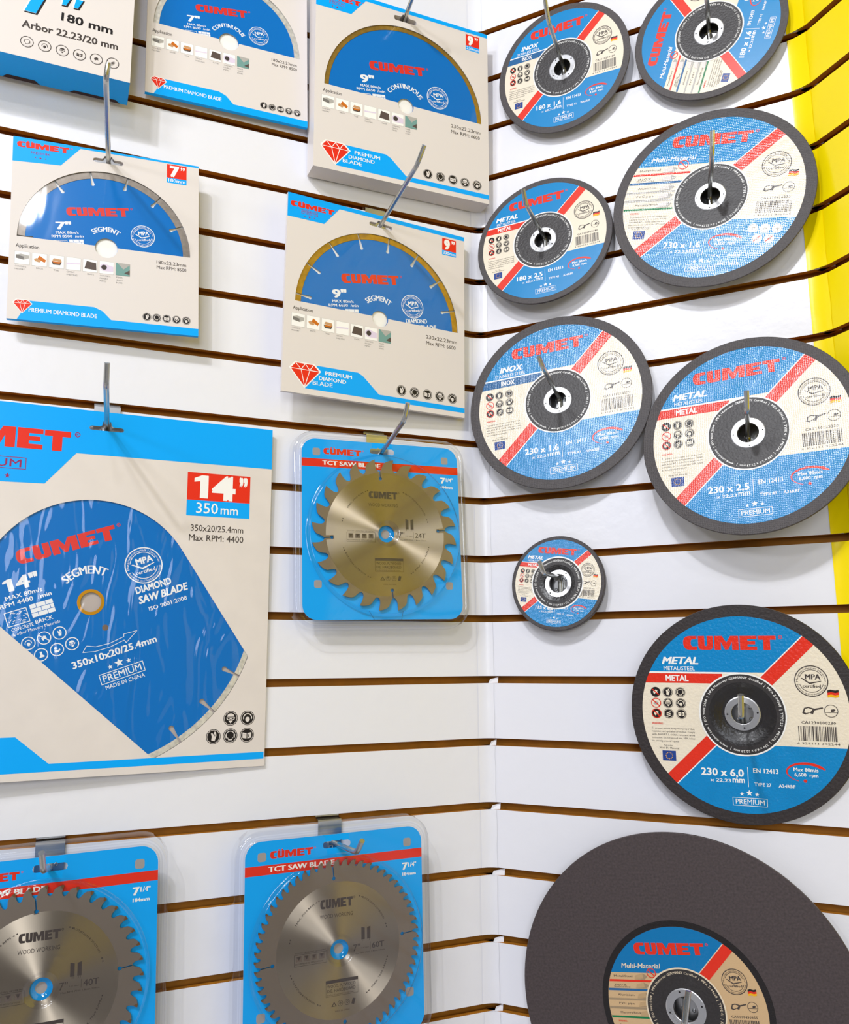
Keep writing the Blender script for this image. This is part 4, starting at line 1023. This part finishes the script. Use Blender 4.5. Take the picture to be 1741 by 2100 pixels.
    # clear shell: flange, side wall, front sheet over the card, round bubble over the blade
    Sh = Mesh()
    def loop(off, r, z0):
        p = rrect(w + 2 * off, h + 2 * off, 17 + off if r is None else r, 8); o = []
        for i in range(len(p)):
            (xa, ya), (xb, yb) = p[i], p[(i + 1) % len(p)]
            o.append((xa, ya, z0))
            if (i + 1) % 9 == 0: o += [(xa + (xb - xa) * q / 24, ya + (yb - ya) * q / 24, z0) for q in range(1, 24)]
        return o
    lv = [loop(11.5, None, -16.0), loop(10.8, None, -10.0), loop(10.2, None, -3), loop(8.6, None, .2), loop(6.0, None, .6), loop(4.6, None, .4), loop(3.4, None, -1.0), loop(2.0, None, -.2), loop(.8, None, 1.1)]
    n = len(lv[0])
    for q, (A, B) in enumerate(zip(lv, lv[1:])):
        for i in range(n):
            j = (i + 1) % n
            Sh.face([A[i], A[j], B[j], B[i]], SHELLEDGE if q in (2, 3, 5, 7) else SHELL, True)
    def ringpts(r, z0, m=n):
        o = []
        for x, y, _ in lv[-1]:
            a = math.atan2(y - by, x - bx); o.append((bx + r * math.cos(a), by + r * math.sin(a), z0))
        return o
    seq = [lv[-1], ringpts(97.0, 1.3), ringpts(95.6, 1.8), ringpts(94.8, 6.0), ringpts(93.4, 6.8), ringpts(16, 7.2), ringpts(14.6, 6.4), ringpts(12.6, 4.4), ringpts(8.5, 4.2), ringpts(7.0, 1.4), ringpts(5.2, 1.0)]
    sel = [0, 1, 1, 1, 0, 1, 1, 0, 1, 1]
    for q, (A, B) in enumerate(zip(seq, seq[1:])):
        for i in range(n):
            j = (i + 1) % n
            if q == 0 and abs(A[i][0] + A[j][0]) < 34 and A[i][1] > 0: continue
            Sh.face([A[i], A[j], B[j], B[i]], SHELLEDGE if sel[q] else SHELL, q not in (0, 4))
    Sh.build('clear_shell', t, Matrix(), weld=True)
    return t
saw_pack((-.1467, .1516, .0241, -.0254, -.0157, .0171), 24, 1.8, -5.6, 'clear clamshell with a golden looking 24 tooth saw blade, high beside the corner', math.radians(83), '24T', 1)
saw_pack((-.2014, -.2924, .0310, .0002, -.0022, .0144), 60, 1.5, -10.5, 'clear clamshell with a fine 60 tooth saw blade, bottom middle', math.radians(90), '60T', 2)
saw_pack((-.4855, -.2901, .0280, -.0060, -.0102, .0244), 40, -3.6, -10.5, 'clear clamshell with a 40 tooth saw blade in the bottom left corner', math.radians(88.5), '40T', 3)

# ------------------------------------------------------------------ display hooks: zinc plate in the groove, bent wire
def tube(M, pts, r, m, n=12):
    ps = [Vector(p) for p in pts]; rings = []
    prev = None
    for i, p in enumerate(ps):
        d = (ps[min(i + 1, len(ps) - 1)] - ps[max(i - 1, 0)]).normalized()
        u = prev - d * prev.dot(d) if prev else d.orthogonal()
        u.normalize(); v = d.cross(u); prev = u
        rings.append([p + (u * math.cos(2 * PI * k / n) + v * math.sin(2 * PI * k / n)) * r for k in range(n)])
    for A, B in zip(rings, rings[1:]):
        for k in range(n): M.face([A[k], A[(k + 1) % n], B[(k + 1) % n], B[k]], m, True)
    M.face(rings[0][::-1], m); M.face(rings[-1], m)
def rounded(pts, rad):
    o = [Vector(pts[0])]
    for a, b, c in zip(pts, pts[1:], pts[2:]):
        a, b, c = Vector(a), Vector(b), Vector(c)
        r1 = min(rad, (a - b).length * .45, (c - b).length * .45)
        p, q = b + (a - b).normalized() * r1, b + (c - b).normalized() * r1
        for i in range(7): t = i / 6; o.append(p * (1 - t) ** 2 + b * 2 * t * (1 - t) + q * t * t)
    o.append(Vector(pts[-1])); return o
def hook(w, b, e, t_, label, k):
    s, zb, d = [v * 1000 for v in b]
    th = thing('display_hook', WALL[w] @ Matrix.Translation((b[0], b[1], .001)), label, 'hook', 'steel hooks in the slat wall')
    gy = groove(k) - zb           # groove top edge in hook space
    P = Mesh(); pw = 13.5
    # plate: tongue inside the groove, bend over the plank edge, flat face
    prof = [(gy + 2.5, -9), (gy - 3.0, -9), (gy - 4.4, -7.6), (gy - 5.0, 1.0), (gy - 6.4, 2.2), (-24, 1.4)]
    for (ya, za), (yb, z_b) in zip(prof, prof[1:]):
        for dz in (0, -1.0):
            P.face([(-pw, ya, za + dz), (-pw, yb, z_b + dz), (pw, yb, z_b + dz), (pw, ya, za + dz)], PLATE)
    ya, z_b = prof[-1]
    P.face([(-pw, -24, .4), (pw, -24, .4), (pw, -24, 1.4), (-pw, -24, 1.4)], PLATE)
    for sx in (-pw, pw):
        for (ya, za), (yb, zz) in zip(prof, prof[1:]): P.face([(sx, ya, za), (sx, yb, zz), (sx, yb, zz - 1), (sx, ya, za - 1)], PLATE)
    for x, y in ((-6, -2), (6, -2), (-6, -14), (6, -14)):
        for i in range(12):
            a, b2 = 2 * PI * i / 12, 2 * PI * (i + 1) / 12
            P.face([(x + 2.3 * math.cos(a), y + 2.3 * math.sin(a), 1.4), (x + 2.3 * math.cos(b2), y + 2.3 * math.sin(b2), 1.4), (x + 1.2 * math.cos(b2), y + 1.2 * math.sin(b2), 2.3), (x + 1.2 * math.cos(a), y + 1.2 * math.sin(a), 2.3)], PLATE, True)
    P.build('back_plate', th, Matrix())
    Wm = Mesh(); o = Vector((b[0], b[1], .001)) * 1000
    E = Vector(e) * 1000 - o; T = Vector(t_) * 1000 - o; B = Vector(b) * 1000 - o
    dirn = (E - B).normalized(); start = B - dirn * (B.z - 4.6) / max(dirn.z, .3)
    tube(Wm, rounded([(start.x, start.y - 20, 4.6), (start.x, start.y, 4.6), E, T], 7.0), 2.75, STEEL)
    Wm.build('wire', th, Matrix())
H = [
 ('L', (-.4756, .5521, .0230), (-.4854, .5633, .1513), (-.4840, .5772, .1533), 'long bent steel hook carrying the seven inch segment pack', 4),
 ('L', (-.1231, .8345, .0357), (-.1291, .8387, .0943), (-.1275, .8554, .1085), 'bent steel hook carrying the thick nine inch box, cut by the top edge', 0),
 ('L', (-.1515, .5413, .0242), (-.1535, .5517, .1472), (-.1514, .5672, .1634), 'long bent steel hook carrying the nine inch segment pack', 4),
 ('L', (-.4601, .2487, .0140), (-.4674, .2588, .1282), (-.4681, .2772, .1385), 'bent steel hook carrying the fourteen inch pack', 8),
 ('L', (-.1483, .2471, .0216), (-.1594, .2588, .1216), (-.1594, .2756, .1322), 'bent steel hook carrying the 24 tooth saw blade pack', 8),
 ('L', (-.2023, -.1972, .0310), (-.2035, -.1921, .1008), (-.2033, -.1782, .1160), 'bent steel hook carrying the 60 tooth saw blade pack', 14),
 ('L', (-.4888, -.1950, .0274), (-.4941, -.1783, .1139), (-.4963, -.1611, .1271), 'bent steel hook carrying the 40 tooth saw blade pack', 14),
 ('R', (.1299, .7758, .0172), (.1356, .7805, .0895), (.1358, .8011, .1017), 'bent steel hook through the small inox disc 180 x 1,6', 1),
 ('R', (.3144, .7627, .0142), (.3202, .7656, .0703), (.3209, .7844, .0788), 'steel hook through the multi-material disc turned on its side', 1),
 ('R', (.3036, .5433, .0210), (.3164, .5462, .0917), (.3194, .5677, .1009), 'steel hook through the large multi-material disc 230 x 1,6', 4),
 ('R', (.0958, .5399, .0170), (.0986, .5443, .0861), (.0983, .5607, .0959), 'bent steel hook through the small metal disc 180 x 2,5', 4),
 ('R', (.1087, .3222, .0193), (.1178, .3293, .0991), (.1173, .3387, .1129), 'bent steel hook through the large inox disc 230 x 1,6', 7),
 ('R', (.3279, .2471, .0413), (.3334, .2496, .0970), (.3351, .2675, .1065), 'steel hook through the large metal disc 230 x 2,5', 8),
 ('R', (.0999, .0962, .0166), (.0999, .0964, .0666), (.1001, .1078, .0800), 'short bent steel hook through the smallest grinding disc', 10),
 ('R', (.3005, -.0515, .0253), (.3119, -.0551, .1341), (.3138, -.0345, .1430), 'steel hook through the large grinding disc with dished centre', 12),
 ('R', (.2237, -.3528, .0150), (.2382, -.3461, .1040), (.2433, -.3143, .1002), 'steel hook through the huge brown-black disc, bottom right', 16)]
for a in H: hook(*a)
